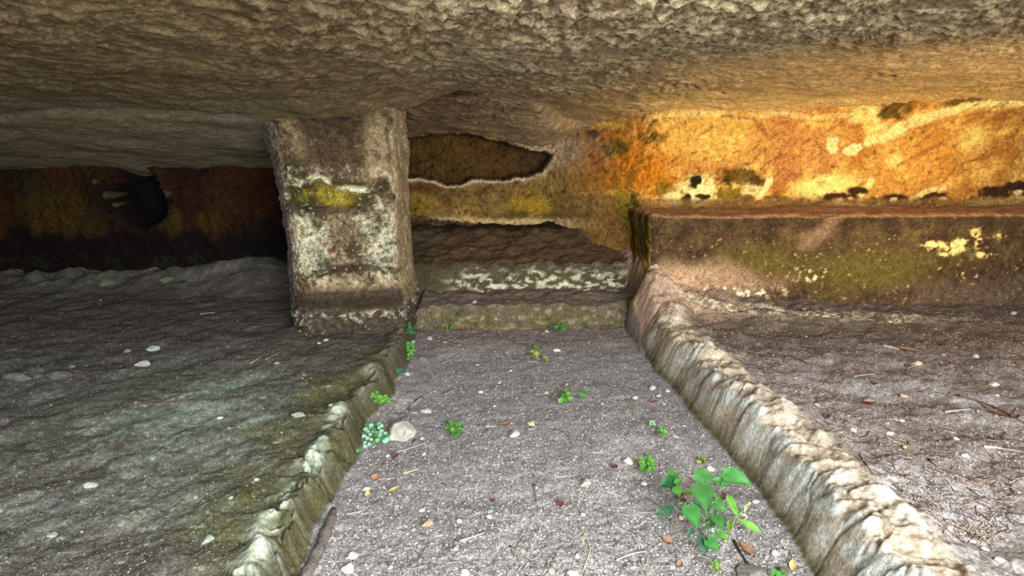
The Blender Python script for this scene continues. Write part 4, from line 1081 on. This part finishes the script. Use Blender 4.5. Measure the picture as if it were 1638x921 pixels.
# ------------------------------------------------------------------ tubes: twigs, straws, roots
def tube_arrays(pts, rads, sides=7, rough=0.0, seed=0):
    pts = np.array(pts, float); n = len(pts); V = []; F = []
    tan = np.gradient(pts, axis=0); tan /= np.linalg.norm(tan, axis=1, keepdims=True) + 1e-9
    up = np.array([0.1, 0.2, 1.0])
    for i in range(n):
        a = np.cross(tan[i], up); a /= np.linalg.norm(a) + 1e-9; b = np.cross(a, tan[i])
        for j in range(sides):
            th = 2 * math.pi * j / sides
            rr = rads[i] * (1 + rough * math.sin(3.1 * j + 1.7 * i + seed) * math.cos(1.3 * i + j))
            V.append(pts[i] + (a * math.cos(th) + b * math.sin(th)) * rr)
    for i in range(n - 1):
        for j in range(sides):
            F.append((i * sides + j, i * sides + (j + 1) % sides, (i + 1) * sides + (j + 1) % sides, (i + 1) * sides + j))
    V += [pts[0], pts[-1]]; a, b = len(V) - 2, len(V) - 1
    for j in range(sides):
        F.append((a, (j + 1) % sides, j, j)); F.append((b, (n - 1) * sides + j, (n - 1) * sides + (j + 1) % sides, (n - 1) * sides + (j + 1) % sides))
    return V, F
def mesh_vf(name, V, F, mat, smooth=True):
    me = bpy.data.meshes.new(name)
    F = [tuple(dict.fromkeys(f)) for f in F]
    me.from_pydata([tuple(map(float, v)) for v in V], [], F); me.update()
    if smooth: me.polygons.foreach_set('use_smooth', [True] * len(me.polygons))
    me.materials.append(mat); return me
def resample(p, n):
    p = np.array(p, float); d = np.concatenate([[0], np.cumsum(np.linalg.norm(np.diff(p, axis=0), axis=1))])
    t = np.linspace(0, d[-1], n); q = np.stack([np.interp(t, d, p[:, i]) for i in range(p.shape[1])], 1)
    for _ in range(2): q[1:-1] = 0.25 * q[:-2] + 0.5 * q[1:-1] + 0.25 * q[2:]
    return q
M_TWIG = {'brown': plain('brown_bark', (112, 92, 76), rgb2=(70, 56, 46), scale=120), 'pale': plain('pale_twig', (176, 168, 156), rgb2=(140, 130, 118), scale=120),
          'straw': plain('dry_straw', (202, 192, 152), rgb2=(166, 154, 118), scale=90), 'dark': plain('dark_twig', (70, 56, 50), rgb2=(44, 36, 32), scale=120),
          'root': plain('earthy_root', (132, 124, 116), rgb2=(82, 76, 70), scale=90, bump=1.0), 'grey': plain('grey_twig', (156, 146, 134), rgb2=(112, 102, 94), scale=120)}
def lay(pxpts, rpx, mat, label, name='twig', cat='twig', n=None, lift=0.7, rough=0.15, taper=0.6, origin=True, group=None):
    q = resample(pxpts, n or max(5, 3 * len(pxpts)))
    P3 = []; R3 = []
    for i, (a, b) in enumerate(q):
        p = ghit(a, b); k = depth(p) / F_PX; r_ = rpx * k * (1 - (1 - taper) * i / (len(q) - 1))
        if name == 'root' and rpx > 5:
            r_ *= min(1.0, 0.45 + 0.12 * i) * (1 + 0.07 * math.sin(i * 0.9) + 0.04 * math.sin(i * 2.3))
        P3.append(p + np.array([0, 0, r_ * lift])); R3.append(r_)
    base = np.array(P3[len(P3) // 2])
    V, F = tube_arrays([p - base for p in P3], R3, 8, rough, seed=len(label))
    o = bpy.data.objects.new(name, mesh_vf(name, V, F, M_TWIG[mat])); o.location = base
    link(o); tag(o, label, cat, group); return o
lay([(534, 815), (529, 835), (519, 858), (510, 880), (499, 903), (484, 930), (468, 960)], 9.0, 'root', 'thick earth coloured root along the foot of the near left kerb', 'root', 'root', n=34, lift=0.10, rough=0.12, taper=1.15)
lay([(675, 637), (664, 646), (655, 652), (655, 659), (661, 662), (668, 660)], 2.4, 'grey', 'curled hook shaped root behind the largest trench stone', 'root', 'root', n=14)
lay([(228, 642), (252, 645), (275, 644), (303, 640)], 1.3, 'brown', 'thin bent root lying across the left platform', 'root', 'root')
lay([(262, 651), (272, 645), (285, 637)], 1.1, 'brown', 'short thin root crossing the bent root on the left platform', 'root', 'root')
lay([(604, 880), (633, 877), (637, 892), (641, 906), (656, 911), (681, 904)], 1.2, 'grey', 'hooked thin root in the near left part of the trench', 'root', 'root', n=18)
TW = [
 ([(645, 758), (657, 754), (670, 750)], 1.3, 'straw', 'short straw slanting beside the orange leaf in the near left trench'),
 ([(603, 767), (630, 765), (655, 763)], 1.1, 'grey', 'straight grey straw running right from the orange leaf by the left kerb'),
 ([(556, 823), (570, 820), (585, 815)], 1.4, 'pale', 'pale twig between the left kerb and the wedge stone'),
 ([(551, 861), (562, 861), (575, 860)], 1.4, 'grey', 'short grey twig in front of the pinkish stone'),
 ([(632, 724), (655, 718), (678, 709)], 1.4, 'pale', 'pale twig slanting in front of the dull pebble and largest stone'),
 ([(735, 866), (755, 860), (775, 852)], 2.0, 'pale', 'thick pale twig slanting upwards in the near trench'),
 ([(816, 875), (829, 888), (845, 905)], 2.2, 'grey', 'thick grey twig slanting downwards near the bottom of the trench'),
 ([(830, 912), (834, 905), (840, 898)], 1.3, 'pale', 'short side twig leaning on the thick grey twig'),
 ([(885, 894), (894, 898), (904, 904)], 1.8, 'grey', 'stubby grey twig left of the bent straw'),
 ([(873, 752), (886, 756), (900, 760)], 1.4, 'pale', 'pale straw, upper arm of the crossed straws in the near trench'),
 ([(888, 764), (905, 762), (922, 760)], 1.3, 'pale', 'pale straw, lower arm of the crossed straws in the near trench'),
 ([(857, 753), (864, 756), (871, 759)], 1.3, 'pale', 'short pale straw left of the crossed straws'),
 ([(854, 776), (857, 790), (859, 806)], 1.8, 'grey', 'grey twig pointing towards the viewer left of the dark red leaf'),
 ([(943, 767), (955, 770), (967, 774)], 1.3, 'pale', 'pale straw at the right of the pale stone in the near trench'),
 ([(969, 785), (981, 789), (994, 794)], 1.2, 'pale', 'thin pale straw right of the pale stone, further towards the kerb'),
 ([(924, 834), (932, 850), (940, 866), (945, 880), (937, 900), (929, 922)], 1.4, 'straw', 'long bent yellow straw near the bottom of the trench'),
 ([(932, 857), (936, 862), (940, 866)], 1.2, 'straw', 'short straw lying against the long bent yellow straw'),
 ([(986, 897), (1000, 890), (1015, 885), (1033, 882)], 1.7, 'pale', 'curved pale twig near the bottom right of the trench'),
 ([(905, 822), (913, 822), (922, 822)], 1.2, 'pale', 'short pale straw below the dark red leaf'),
 ([(1024, 892), (1030, 905), (1037, 919)], 1.2, 'pale', 'thin straw pointing at the viewer below the curved pale twig'),
 ([(945, 724), (955, 724), (966, 725)], 1.2, 'pale', 'short flat straw left of the white stone by the curly weed'),
 ([(1072, 831), (1082, 848), (1095, 866), (1110, 881)], 1.5, 'straw', 'long yellow straw left of the heart leaved plant'),
 ([(1024, 820), (1036, 820), (1048, 819)], 1.0, 'pale', 'thin pale straw left of the dull round leaves'),
 ([(1174, 866), (1184, 884), (1198, 907)], 2.6, 'dark', 'dark stick between the heart leaved plant and the grey boulder'),
 ([(1115, 888), (1125, 890), (1135, 894)], 1.2, 'pale', 'short pale straw at the foot of the heart leaved plant'),
 ([(844, 687), (852, 687), (858, 684)], 1.1, 'pale', 'tiny pale twig right of the angular mid trench stone'),
 ([(776, 682), (784, 682), (792, 682)], 1.1, 'pale', 'tiny pale twig behind the small grey stone in mid trench'),
 ([(745, 671), (757, 667), (768, 660)], 1.1, 'grey', 'thin grey straw in mid trench right of the leafy weed'),
 ([(710, 632), (722, 626), (735, 620)], 1.4, 'grey', 'grey twig in the left half of mid trench'),
 ([(843, 577), (850, 579), (860, 580)], 1.1, 'pale', 'short pale twig in the far middle of the trench'),
 ([(1153, 579), (1167, 579), (1181, 578)], 1.2, 'straw', 'yellow straw lying just behind the far right kerb'),
 ([(1412, 553), (1425, 556), (1438, 559)], 1.6, 'pale', 'pale stick left of the brown curled leaf on the right platform'),
 ([(1365, 603), (1380, 600), (1400, 598)], 1.2, 'pale', 'thin pale straw left of the tan angular stone'),
 ([(1511, 660), (1531, 657), (1552, 655)], 2.0, 'pale', 'pale broken stick left of the forked branch'),
 ([(1574, 716), (1588, 716), (1602, 718)], 2.6, 'pale', 'thick pale broken stick on the right platform near the edge'),
 ([(1602, 718), (1620, 720), (1640, 724)], 1.0, 'pale', 'thin straw running right from the thick pale stick'),
 ([(1485, 735), (1491, 741), (1498, 746)], 1.8, 'dark', 'short dark red stick on the near right platform'),
 ([(1536, 858), (1548, 863), (1560, 868)], 1.3, 'pale', 'pale straw beside the row of white stones at lower right'),
 ([(1568, 886), (1582, 894), (1596, 902)], 1.3, 'pale', 'pale straw in front of the row of white stones at lower right'),
 ([(320, 503), (332, 501), (343, 500)], 1.1, 'grey', 'short grey twig on the dim left platform left of the pillar'),
 ([(424, 576), (436, 570), (448, 563)], 1.3, 'grey', 'grey twig on the left platform below the pillar'),
 ([(400, 582), (410, 576), (420, 569)], 1.1, 'grey', 'thin grey twig left of the twig below the pillar'),
 ([(1374, 726), (1384, 741), (1396, 758)], 1.0, 'dark', 'thin dark twig pointing at the viewer behind the right kerb'),
]
for p, r_, m, l in TW: lay(p, r_, m, l)
# forked branch: one thing with its side twigs
b = lay([(1530, 633), (1560, 641), (1590, 652), (1615, 664), (1645, 680)], 2.0, 'brown', 'forked dead branch on the right platform at the right edge', 'branch', 'branch', n=18)
for pts in ([(1596, 654), (1605, 650), (1620, 647)], [(1619, 665), (1622, 659), (1625, 652)], [(1620, 666), (1632, 666), (1645, 664)], [(1560, 641), (1575, 650), (1588, 660)]):
    t = lay(pts, 1.2, 'brown', 'side twig', 'side_twig', 'x', n=5)
    del t['label']; del t['category']
    t.parent = b; t.location = t.location - b.location

# ------------------------------------------------------------------ dead leaves
M_LEAF = {'orange': plain('orange_dead_leaf', (164, 128, 100), rgb2=(124, 94, 72), scale=50, rough=0.7), 'red': plain('dark_red_dead_leaf', (106, 68, 62), rgb2=(78, 50, 46), scale=50, rough=0.7),
          'rust': plain('rusty_dead_leaf', (146, 94, 72), rgb2=(104, 66, 52), scale=50, rough=0.7), 'brown': plain('brown_dead_leaf', (150, 116, 84), rgb2=(106, 80, 60), scale=50, rough=0.7),
          'yellow': plain('yellow_dead_leaf', (186, 176, 108), rgb2=(146, 134, 80), scale=50, rough=0.7), 'tan': plain('tan_dead_leaf', (206, 178, 122), rgb2=(164, 134, 88), scale=50, rough=0.7)}
def leaf_arrays(L, W, kind='ellipse', curl=0.25, fold=0.25, n=9, m=7, droop=0.15):
    V = []; F = []
    for i in range(n):
        t = i / (n - 1)
        if kind == 'heart': w = (0.30 + 0.70 * math.sin(min(1, t / 0.30) * math.pi / 2)) * (1 - max(0, (t - 0.22) / 0.78) ** 1.45)
        elif kind == 'round': w = math.sin(math.pi * (0.06 + 0.94 * t)) ** 0.6 if t < 1 else 0.0
        elif kind == 'strap': w = (0.25 + 0.75 * math.sin(math.pi * t ** 1.3) ** 0.7) if t < 1 else 0.0
        else: w = math.sin(math.pi * t) ** 0.75
        for j in range(m):
            s = 2 * j / (m - 1) - 1
            x = s * w * W / 2
            y = t * L
            if kind == 'heart': y -= 0.24 * L * abs(s) ** 1.5 * (1 - t) ** 3
            z = fold * abs(x) + curl * (s * s) * W * 0.2 - droop * L * (t - 0.3) ** 2 + 0.03 * W * math.sin(7 * t + 3 * s)
            V.append((x, y, z))
    for i in range(n - 1):
        for j in range(m - 1): F.append((i * m + j, i * m + j + 1, (i + 1) * m + j + 1, (i + 1) * m + j))
    return V, F
def solid_leaf(name, V, F, mat, th):
    k = len(V); V2 = list(V) + [(x, y, z - th) for x, y, z in V]
    F2 = list(F) + [tuple(i + k for i in f[::-1]) for f in F]
    return mesh_vf(name, V2, F2, mat)
def leaf_frame(ang, N):
    d = RIGHT * math.cos(ang) + UPC * math.sin(ang); N = N / np.linalg.norm(N)
    # along the leaf plane so that it shows that direction in the picture
    tdir = d - FWD * (np.dot(d, N) / (np.dot(FWD, N) - 1e-9)); tdir = tdir / np.linalg.norm(tdir)
    xd = np.cross(tdir, N); xd /= np.linalg.norm(xd)
    return np.array([xd, tdir, np.cross(xd, tdir)]).T
def dead_leaf(px, py, L, W, ang, mat, label, kind='ellipse'):
    p = ghit(px, py); k = depth(p) / F_PX
    N = np.array([random.uniform(-.2, .2), -0.15, 1.0])
    M = leaf_frame(math.radians(ang), N)
    V, F = leaf_arrays(L * k * 1.15, W * k * 1.4, kind, 0.45, 0.22, 8, 5, -0.12)
    V = [(x, y - L * k * 0.5, z) for x, y, z in V]
    o = bpy.data.objects.new('dead_leaf', solid_leaf('dead_leaf', V, F, M_LEAF[mat], 0.0008))
    mw = Matrix(M.tolist()).to_4x4(); mw.translation = Vector(p + np.array([0, 0, 0.004]))
    o.matrix_world = mw; link(o); tag(o, label, 'leaf')
for a in [
 (600, 767, 15, 10, 60, 'orange', 'curled orange dead leaf beside the left kerb'),
 (628, 786, 19, 6, 10, 'yellow', 'narrow yellow green dead leaf in the near left trench'),
 (588, 793, 14, 6, 100, 'tan', 'small upright tan leaf beside the flat white stone'),
 (631, 732, 13, 7, 40, 'red', 'dark reddish leaf fragment in front of the minty leaf clump'),
 (807, 680, 17, 6, 5, 'rust', 'rusty dead leaf left of the angular mid trench stone'),
 (895, 807, 15, 10, -60, 'red', 'dark red dead leaf in the middle of the near trench'),
 (982, 748, 9, 9, 30, 'red', 'round dark red leaf left of the white stone by the curly weed'),
 (788, 802, 7, 6, 20, 'red', 'tiny red leaf fragment behind the touching pair of pebbles'),
 (1044, 643, 11, 6, 10, 'rust', 'rusty leaf near the white stones by the right kerb bend'),
 (1202, 613, 17, 6, -15, 'orange', 'orange dead leaf on the platform just behind the right kerb'),
 (1290, 581, 9, 10, 80, 'orange', 'small upright orange leaf on the far right platform'),
 (1389, 644, 17, 7, -5, 'orange', 'orange dead leaf left of the tan angular stone'),
 (1398, 615, 9, 7, 30, 'red', 'dark red leaf fragment beyond the orange leaf of the right platform'),
 (1322, 668, 12, 7, 40, 'red', 'dark red curled leaf on the middle of the right platform'),
 (1452, 587, 9, 6, 10, 'red', 'dark red leaf touching the yellowish oval stone'),
 (1369, 592, 11, 6, 0, 'rust', 'reddish leaf on the far right platform left of the oval stone'),
 (1451, 561, 28, 9, -15, 'brown', 'large curled brown leaf on the far right platform'),
 (1591, 662, 26, 8, -25, 'red', 'dark red leaf lying under the forked branch'),
 (1622, 668, 18, 7, 10, 'red', 'dark red leaf at the right edge beside the forked branch'),
 (1448, 719, 12, 6, 10, 'tan', 'pale tan leaf on the near right platform'),
 (1067, 866, 19, 9, -25, 'orange', 'orange brown leaf left of the foot of the heart leaved plant'),
 (1194, 881, 30, 12, -50, 'brown', 'long brown leaf right of the dark stick'),
 (1268, 908, 22, 8, 45, 'tan', 'curled tan leaf right of the mossy boulder'),
 (1156, 797, 16, 9, 60, 'red', 'dark reddish leaf under the heart leaved plant'),
 (1161, 868, 8, 5, 30, 'tan', 'tiny tan leaf at the foot of the heart leaved plant'),
 (1087, 906, 12, 8, 30, 'brown', 'brown leaf fragment at the bottom left of the heart leaved plant'),
 (1090, 800, 16, 8, 150, 'red', 'dark reddish leaf under the left leaves of the heart leaved plant'),
]: dead_leaf(*a)

# ------------------------------------------------------------------ living plants
def leaf_mat(name, rgb, rgb2):
    m = plain(name, rgb, rough=0.55, rgb2=rgb2, scale=30, spec=0.3, bump=0.15)
    return m
G = {'green': leaf_mat('green_leaf', (58, 118, 52), (44, 98, 42)), 'bluegreen': leaf_mat('bluish_green_leaf', (70, 126, 62), (52, 106, 50)), 'bright': leaf_mat('bright_green_leaf', (80, 142, 56), (58, 118, 46)),
     'dark': leaf_mat('dark_green_leaf', (44, 104, 58), (32, 82, 46)), 'olive': leaf_mat('olive_leaf', (104, 140, 52), (78, 112, 40)), 'lime': leaf_mat('lime_leaf', (104, 156, 62), (80, 130, 48)),
     'mint': leaf_mat('minty_leaf', (150, 196, 164), (118, 170, 138)), 'yellow': leaf_mat('yellowish_leaf', (150, 160, 70), (112, 124, 52)), 'dull': leaf_mat('dull_green_leaf', (66, 116, 84), (50, 94, 66)),
     'stem': leaf_mat('green_stem', (112, 150, 84), (86, 120, 62)), 'bud': leaf_mat('pale_bud', (176, 206, 130), (146, 178, 104))}
def empty(name, loc, label, cat, group=None):
    o = bpy.data.objects.new(name, None); o.location = Vector(loc); o.empty_display_size = 0.03
    link(o); tag(o, label, cat, group); return o
def place_leaf(root, px, py, L, W, ang, mat, kind, h, name='leaf', tilt=None, label=None):
    """leaf whose middle is at a pixel, h above the ground"""
    p = ghit(px, py, h); k = depth(p) / F_PX
    toc = CAM - p; toc = toc / np.linalg.norm(toc)
    N = 0.55 * toc + np.array([0, 0, 0.75]) + (np.array(tilt) if tilt is not None else np.array([random.uniform(-.15, .15), random.uniform(-.1, .1), 0]))
    M = leaf_frame(math.radians(ang), N)
    V, F = leaf_arrays(L * k, W * k, kind, 0.15, 0.18, 10, 7)
    V = [(x, y - L * k * 0.45, z) for x, y, z in V]
    o = bpy.data.objects.new(name, solid_leaf(name, V, F, G[mat], 0.0006))
    mw = Matrix(M.tolist()).to_4x4(); mw.translation = Vector(p) - root.location
    o.matrix_local = mw; link(o, root)
    if label: o['label'] = label
    return p + M @ np.array([0, -L * k * 0.42, 0])      # where the stalk meets it
def stalk(a, b, r0, r1, sag=0.02, n=7):
    a = np.array(a); b = np.array(b); mid = 0.5 * (a + b) + np.array([0, 0, sag])
    t = np.linspace(0, 1, n)[:, None]; p = (1 - t) ** 2 * a + 2 * t * (1 - t) * mid + t * t * b
    return tube_arrays(p, np.linspace(r0, r1, n), 6)
def join(parts):
    V, F = [], []
    for v, f in parts:
        o = len(V); V += list(v); F += [tuple(i + o for i in q) for q in f]
    return V, F
# heart leaved plant
gb = ghit(1136, 868); root = empty('heart_leaf_plant', gb, 'heart leaved green plant growing in the trench before the right kerb', 'plant')
LEAVES = [
 (1122, 759, 30, 30, 100, 'bluegreen', 'heart', 0.13), (1180, 766, 44, 33, -18, 'bluegreen', 'heart', 0.13), (1150, 770, 24, 20, 165, 'bluegreen', 'heart', 0.12),
 (1126, 796, 44, 37, -95, 'bluegreen', 'heart', 0.12), (1109, 826, 36, 31, -75, 'green', 'heart', 0.085), (1153, 812, 24, 17, -25, 'bluegreen', 'heart', 0.09),
 (1150, 800, 18, 14, 60, 'green', 'heart', 0.07), (1151, 836, 28, 20, -70, 'green', 'heart', 0.075), (1137, 838, 14, 13, 190, 'green', 'round', 0.06), (1143, 849, 11, 9, 120, 'mint', 'round', 0.06),
 (1156, 858, 21, 17, -25, 'bright', 'heart', 0.06), (1141, 872, 24, 22, -40, 'green', 'heart', 0.05), (1126, 872, 28, 22, -110, 'dull', 'heart', 0.035),
 (1075, 759, 22, 18, 110, 'bright', 'heart', 0.08), (1067, 773, 26, 27, 190, 'dark', 'heart', 0.065), (1084, 771, 13, 12, 20, 'bright', 'round', 0.075), (1083, 784, 17, 16, -60, 'bright', 'round', 0.065),
 (1103, 788, 15, 11, 170, 'olive', 'round', 0.06), (1068, 817, 18, 22, -90, 'dull', 'heart', 0.045), (1054, 820, 12, 13, 180, 'dull', 'round', 0.04), (1104, 852, 16, 10, 200, 'dull', 'heart', 0.02), (1114, 812, 16, 16, 150, 'dark', 'round', 0.07)]
parts = []; node = np.array([gb[0] - 0.005, gb[1] + 0.02, gb[2] + 0.055])
parts.append(stalk(gb - np.array([0, 0, 0.01]), node, 0.0028, 0.002, 0.0))
node2 = None
for i, a in enumerate(LEAVES):
    e = place_leaf(root, *a)
    if i == 13:
        g2 = ghit(1086, 812); node2 = g2 + np.array([0, 0, 0.03]); parts.append(stalk(g2 - np.array([0, 0, 0.008]), node2, 0.002, 0.0016, 0)); parts.append(stalk(gb, g2, 0.0018, 0.0015, 0.012))
    src = node if (i < 13 or i >= 20) else node2
    parts.append(stalk(src, e, 0.0014, 0.0009, 0.015))
V, F = join(parts); V = [v - gb for v in V]
link(bpy.data.objects.new('stem', mesh_vf('stem', V, F, G['stem'])), root)
# strap leaved seedling
gs = ghit(1168, 848); root = empty('strap_leaf_seedling', gs, 'seedling with narrow strap leaves and pale bud right of the heart leaved plant', 'plant')
parts = []; top = ghit(1174, 832, 0.035)
parts.append(stalk(gs - np.array([0, 0, 0.01]), top, 0.004, 0.003, 0.0))
for a in [(1172, 808, 42, 13, 97, 'lime', 'strap', 0.07), (1197, 839, 36, 12, -22, 'lime', 'strap', 0.04), (1167, 842, 24, 9, 62, 'olive', 'strap', 0.028)]:
    e = place_leaf(root, *a); parts.append(stalk(top, e, 0.002, 0.0016, 0.0))
b1 = ghit(1197, 809, 0.07); parts.append(stalk(top, b1, 0.0018, 0.001, 0.005))
V, F = join(parts); V = [v - gs for v in V]
link(bpy.data.objects.new('stem', mesh_vf('stem', V, F, G['stem'])), root)
for a in [(1193, 813, 14, 5, 45, 'bud', 'strap', 0.065), (1198, 806, 10, 4, 30, 'bud', 'strap', 0.072), (1189, 823, 12, 4, -15, 'bud', 'strap', 0.05)]:
    place_leaf(root, *a, name='bud')
# little weeds: leaflets round a centre, each plant a thing
def weed(px, py, w, h, n, leaf_px, mats, label, name='weed', height=0.03, kind='round', cat='plant', seed=1, spots=None, top_up=False):
    rr = random.Random(seed)
    g = ghit(px, py + h * 0.3); root = empty(name, g, label, cat)
    parts = []; protos = {}
    for i in range(n):
        if spots: sx_, sy_ = spots[i]
        else:
            for _ in range(30):
                sx_, sy_ = rr.uniform(-1, 1), rr.uniform(-1, 1)
                if sx_ * sx_ + sy_ * sy_ < 1: break
            sx_, sy_ = px + sx_ * w / 2, py + sy_ * h / 2
        hh = height * rr.uniform(0.5, 1.0)
        p = ghit(sx_, sy_, hh); k = depth(p) / F_PX
        if np.linalg.norm(p[:2] - g[:2]) > 0.16: p = g + np.array([(sx_ - px) * k, 0.02, hh + max(0, (py - sy_)) * k * 0.6])
        toc = CAM - p; toc /= np.linalg.norm(toc)
        N = 0.6 * toc + np.array([rr.uniform(-.3, .3), rr.uniform(-.2, .2), 0.6])
        ang = math.atan2(-(sy_ - py) , sx_ - px) + rr.uniform(-.4, .4)
        M = leaf_frame(ang, N); mt = rr.choice(mats); L = leaf_px * rr.uniform(.8, 1.2) * k
        if mt not in protos:
            V, F = leaf_arrays(1.0, 0.9, kind, 0.2, 0.15, 5, 5); V = [(x, y - 0.5, z) for x, y, z in V]
            protos[mt] = solid_leaf('leaflet', V, F, G[mt], 0.03)
        o = bpy.data.objects.new('leaflet', protos[mt])
        mw = Matrix((M * L).tolist()).to_4x4(); mw.translation = Vector(p) - root.location
        o.matrix_local = mw; link(o, root)
        parts.append(stalk(g - np.array([0, 0, 0.004]), p - M @ np.array([0, L * 0.4, 0]), 0.0009, 0.0006, 0.006, 5))
    V, F = join(parts); V = [v - g for v in V]
    link(bpy.data.objects.new('stem', mesh_vf('stem', V, F, G['stem'])), root)
weed(1035, 740, 27, 32, 40, 7, ['lime', 'bright', 'lime'], 'bright curly green weed left of the heart leaved plant', height=0.035, seed=3)
weed(1123, 737, 12, 14, 14, 5, ['olive', 'lime', 'yellow'], 'small lime weed behind the heart leaved plant', height=0.03, seed=4)
MS = [(586, 680), (594, 680), (603, 679), (611, 681), (585, 686), (592, 684), (599, 686), (607, 684), (614, 686), (588, 690), (597, 690), (604, 692), (611, 690), (617, 693), (592, 695), (601, 697), (608, 698), (614, 698), (582, 698), (588, 701), (594, 703), (604, 704), (611, 703), (619, 703), (584, 708), (591, 711), (616, 706), (584, 714), (597, 676), (607, 678), (620, 697), (609, 694)]
weed(600, 697, 46, 44, len(MS), 7.5, ['mint', 'mint', 'bluegreen'], 'minty green clump of small round leaves touching the largest trench stone', name='maidenhair_fern', height=0.03, spots=MS, cat='fern', seed=5)
BS = [(596, 630), (603, 627), (600, 634), (607, 634), (605, 640), (612, 636), (616, 640), (611, 642), (619, 637), (622, 643), (617, 633), (601, 642), (594, 634), (621, 639)]
weed(608, 640, 30, 20, len(BS), 7.5, ['lime', 'bright'], 'bright green fern clump on the edge of the left kerb', name='maidenhair_fern', height=0.02, spots=BS, cat='fern', seed=6)
weed(655, 561, 16, 26, 22, 6, ['bright', 'lime'], 'bright green fern clump on the far left kerb below the pillar', name='maidenhair_fern', height=0.03, cat='fern', seed=7)
weed(660, 548, 9, 8, 6, 4, ['mint'], 'tiny pale leafed fern just above the far bright clump', name='maidenhair_fern', height=0.02, cat='fern', seed=8)
weed(658, 526, 14, 22, 16, 5, ['dark', 'dull'], 'dark green fern at the corner of kerb and step', name='maidenhair_fern', height=0.03, cat='fern', seed=9)
weed(638, 594, 14, 8, 9, 6, ['dull', 'dark'], 'dull green fern in the bend of the left kerb', name='maidenhair_fern', height=0.02, cat='fern', seed=10)
weed(573, 721, 8, 7, 4, 6, ['bright'], 'tiny green sprout at the foot of the left kerb in front of the minty clump', height=0.015, seed=11)
weed(726, 685, 32, 26, 30, 7, ['bright', 'olive', 'green'], 'leafy green weed in mid trench right of the largest stone', height=0.03, seed=12)
weed(904, 635, 20, 20, 9, 9, ['bright', 'lime'], 'green seedling in mid trench, left one of two', name='seedling', height=0.035, kind='ellipse', seed=13)
weed(936, 630, 18, 12, 7, 7, ['bright'], 'green seedling in mid trench, right one of two', name='seedling', height=0.03, kind='ellipse', seed=14)
weed(858, 563, 13, 20, 8, 8, ['yellow', 'olive'], 'yellowish seedling alone in the far trench', name='seedling', height=0.045, kind='ellipse', seed=15)
weed(872, 573, 7, 8, 4, 5, ['yellow'], 'tiny yellowish sprout just in front of the yellowish seedling', name='seedling', height=0.02, kind='ellipse', seed=16)
weed(897, 521, 20, 14, 22, 5, ['bright', 'olive', 'dark'], 'green weed at the foot of the rock step', height=0.06, seed=17)
weed(718, 526, 14, 8, 10, 5, ['olive', 'dull'], 'olive weed at the left foot of the rock step', height=0.04, seed=18)
weed(1059, 689, 15, 14, 14, 6, ['bright', 'lime'], 'small green weed left of the flat pale stone near the right kerb', height=0.025, seed=19)
weed(1043, 677, 9, 9, 6, 4, ['mint', 'bud'], 'tiny pale weed behind the small green weed near the right kerb', height=0.02, seed=20)
weed(1016, 664, 7, 9, 5, 4, ['bright'], 'tiny sprout in the trench left of the pale weed', height=0.02, seed=21)
weed(1147, 905, 20, 22, 14, 6, ['olive', 'yellow', 'green'], 'olive weed at the bottom edge left of the grey boulder', height=0.03, seed=22)
weed(1243, 918, 20, 12, 9, 9, ['bright', 'green'], 'green leaves at the bottom edge in front of the mossy boulder', height=0.03, kind='ellipse', seed=23)
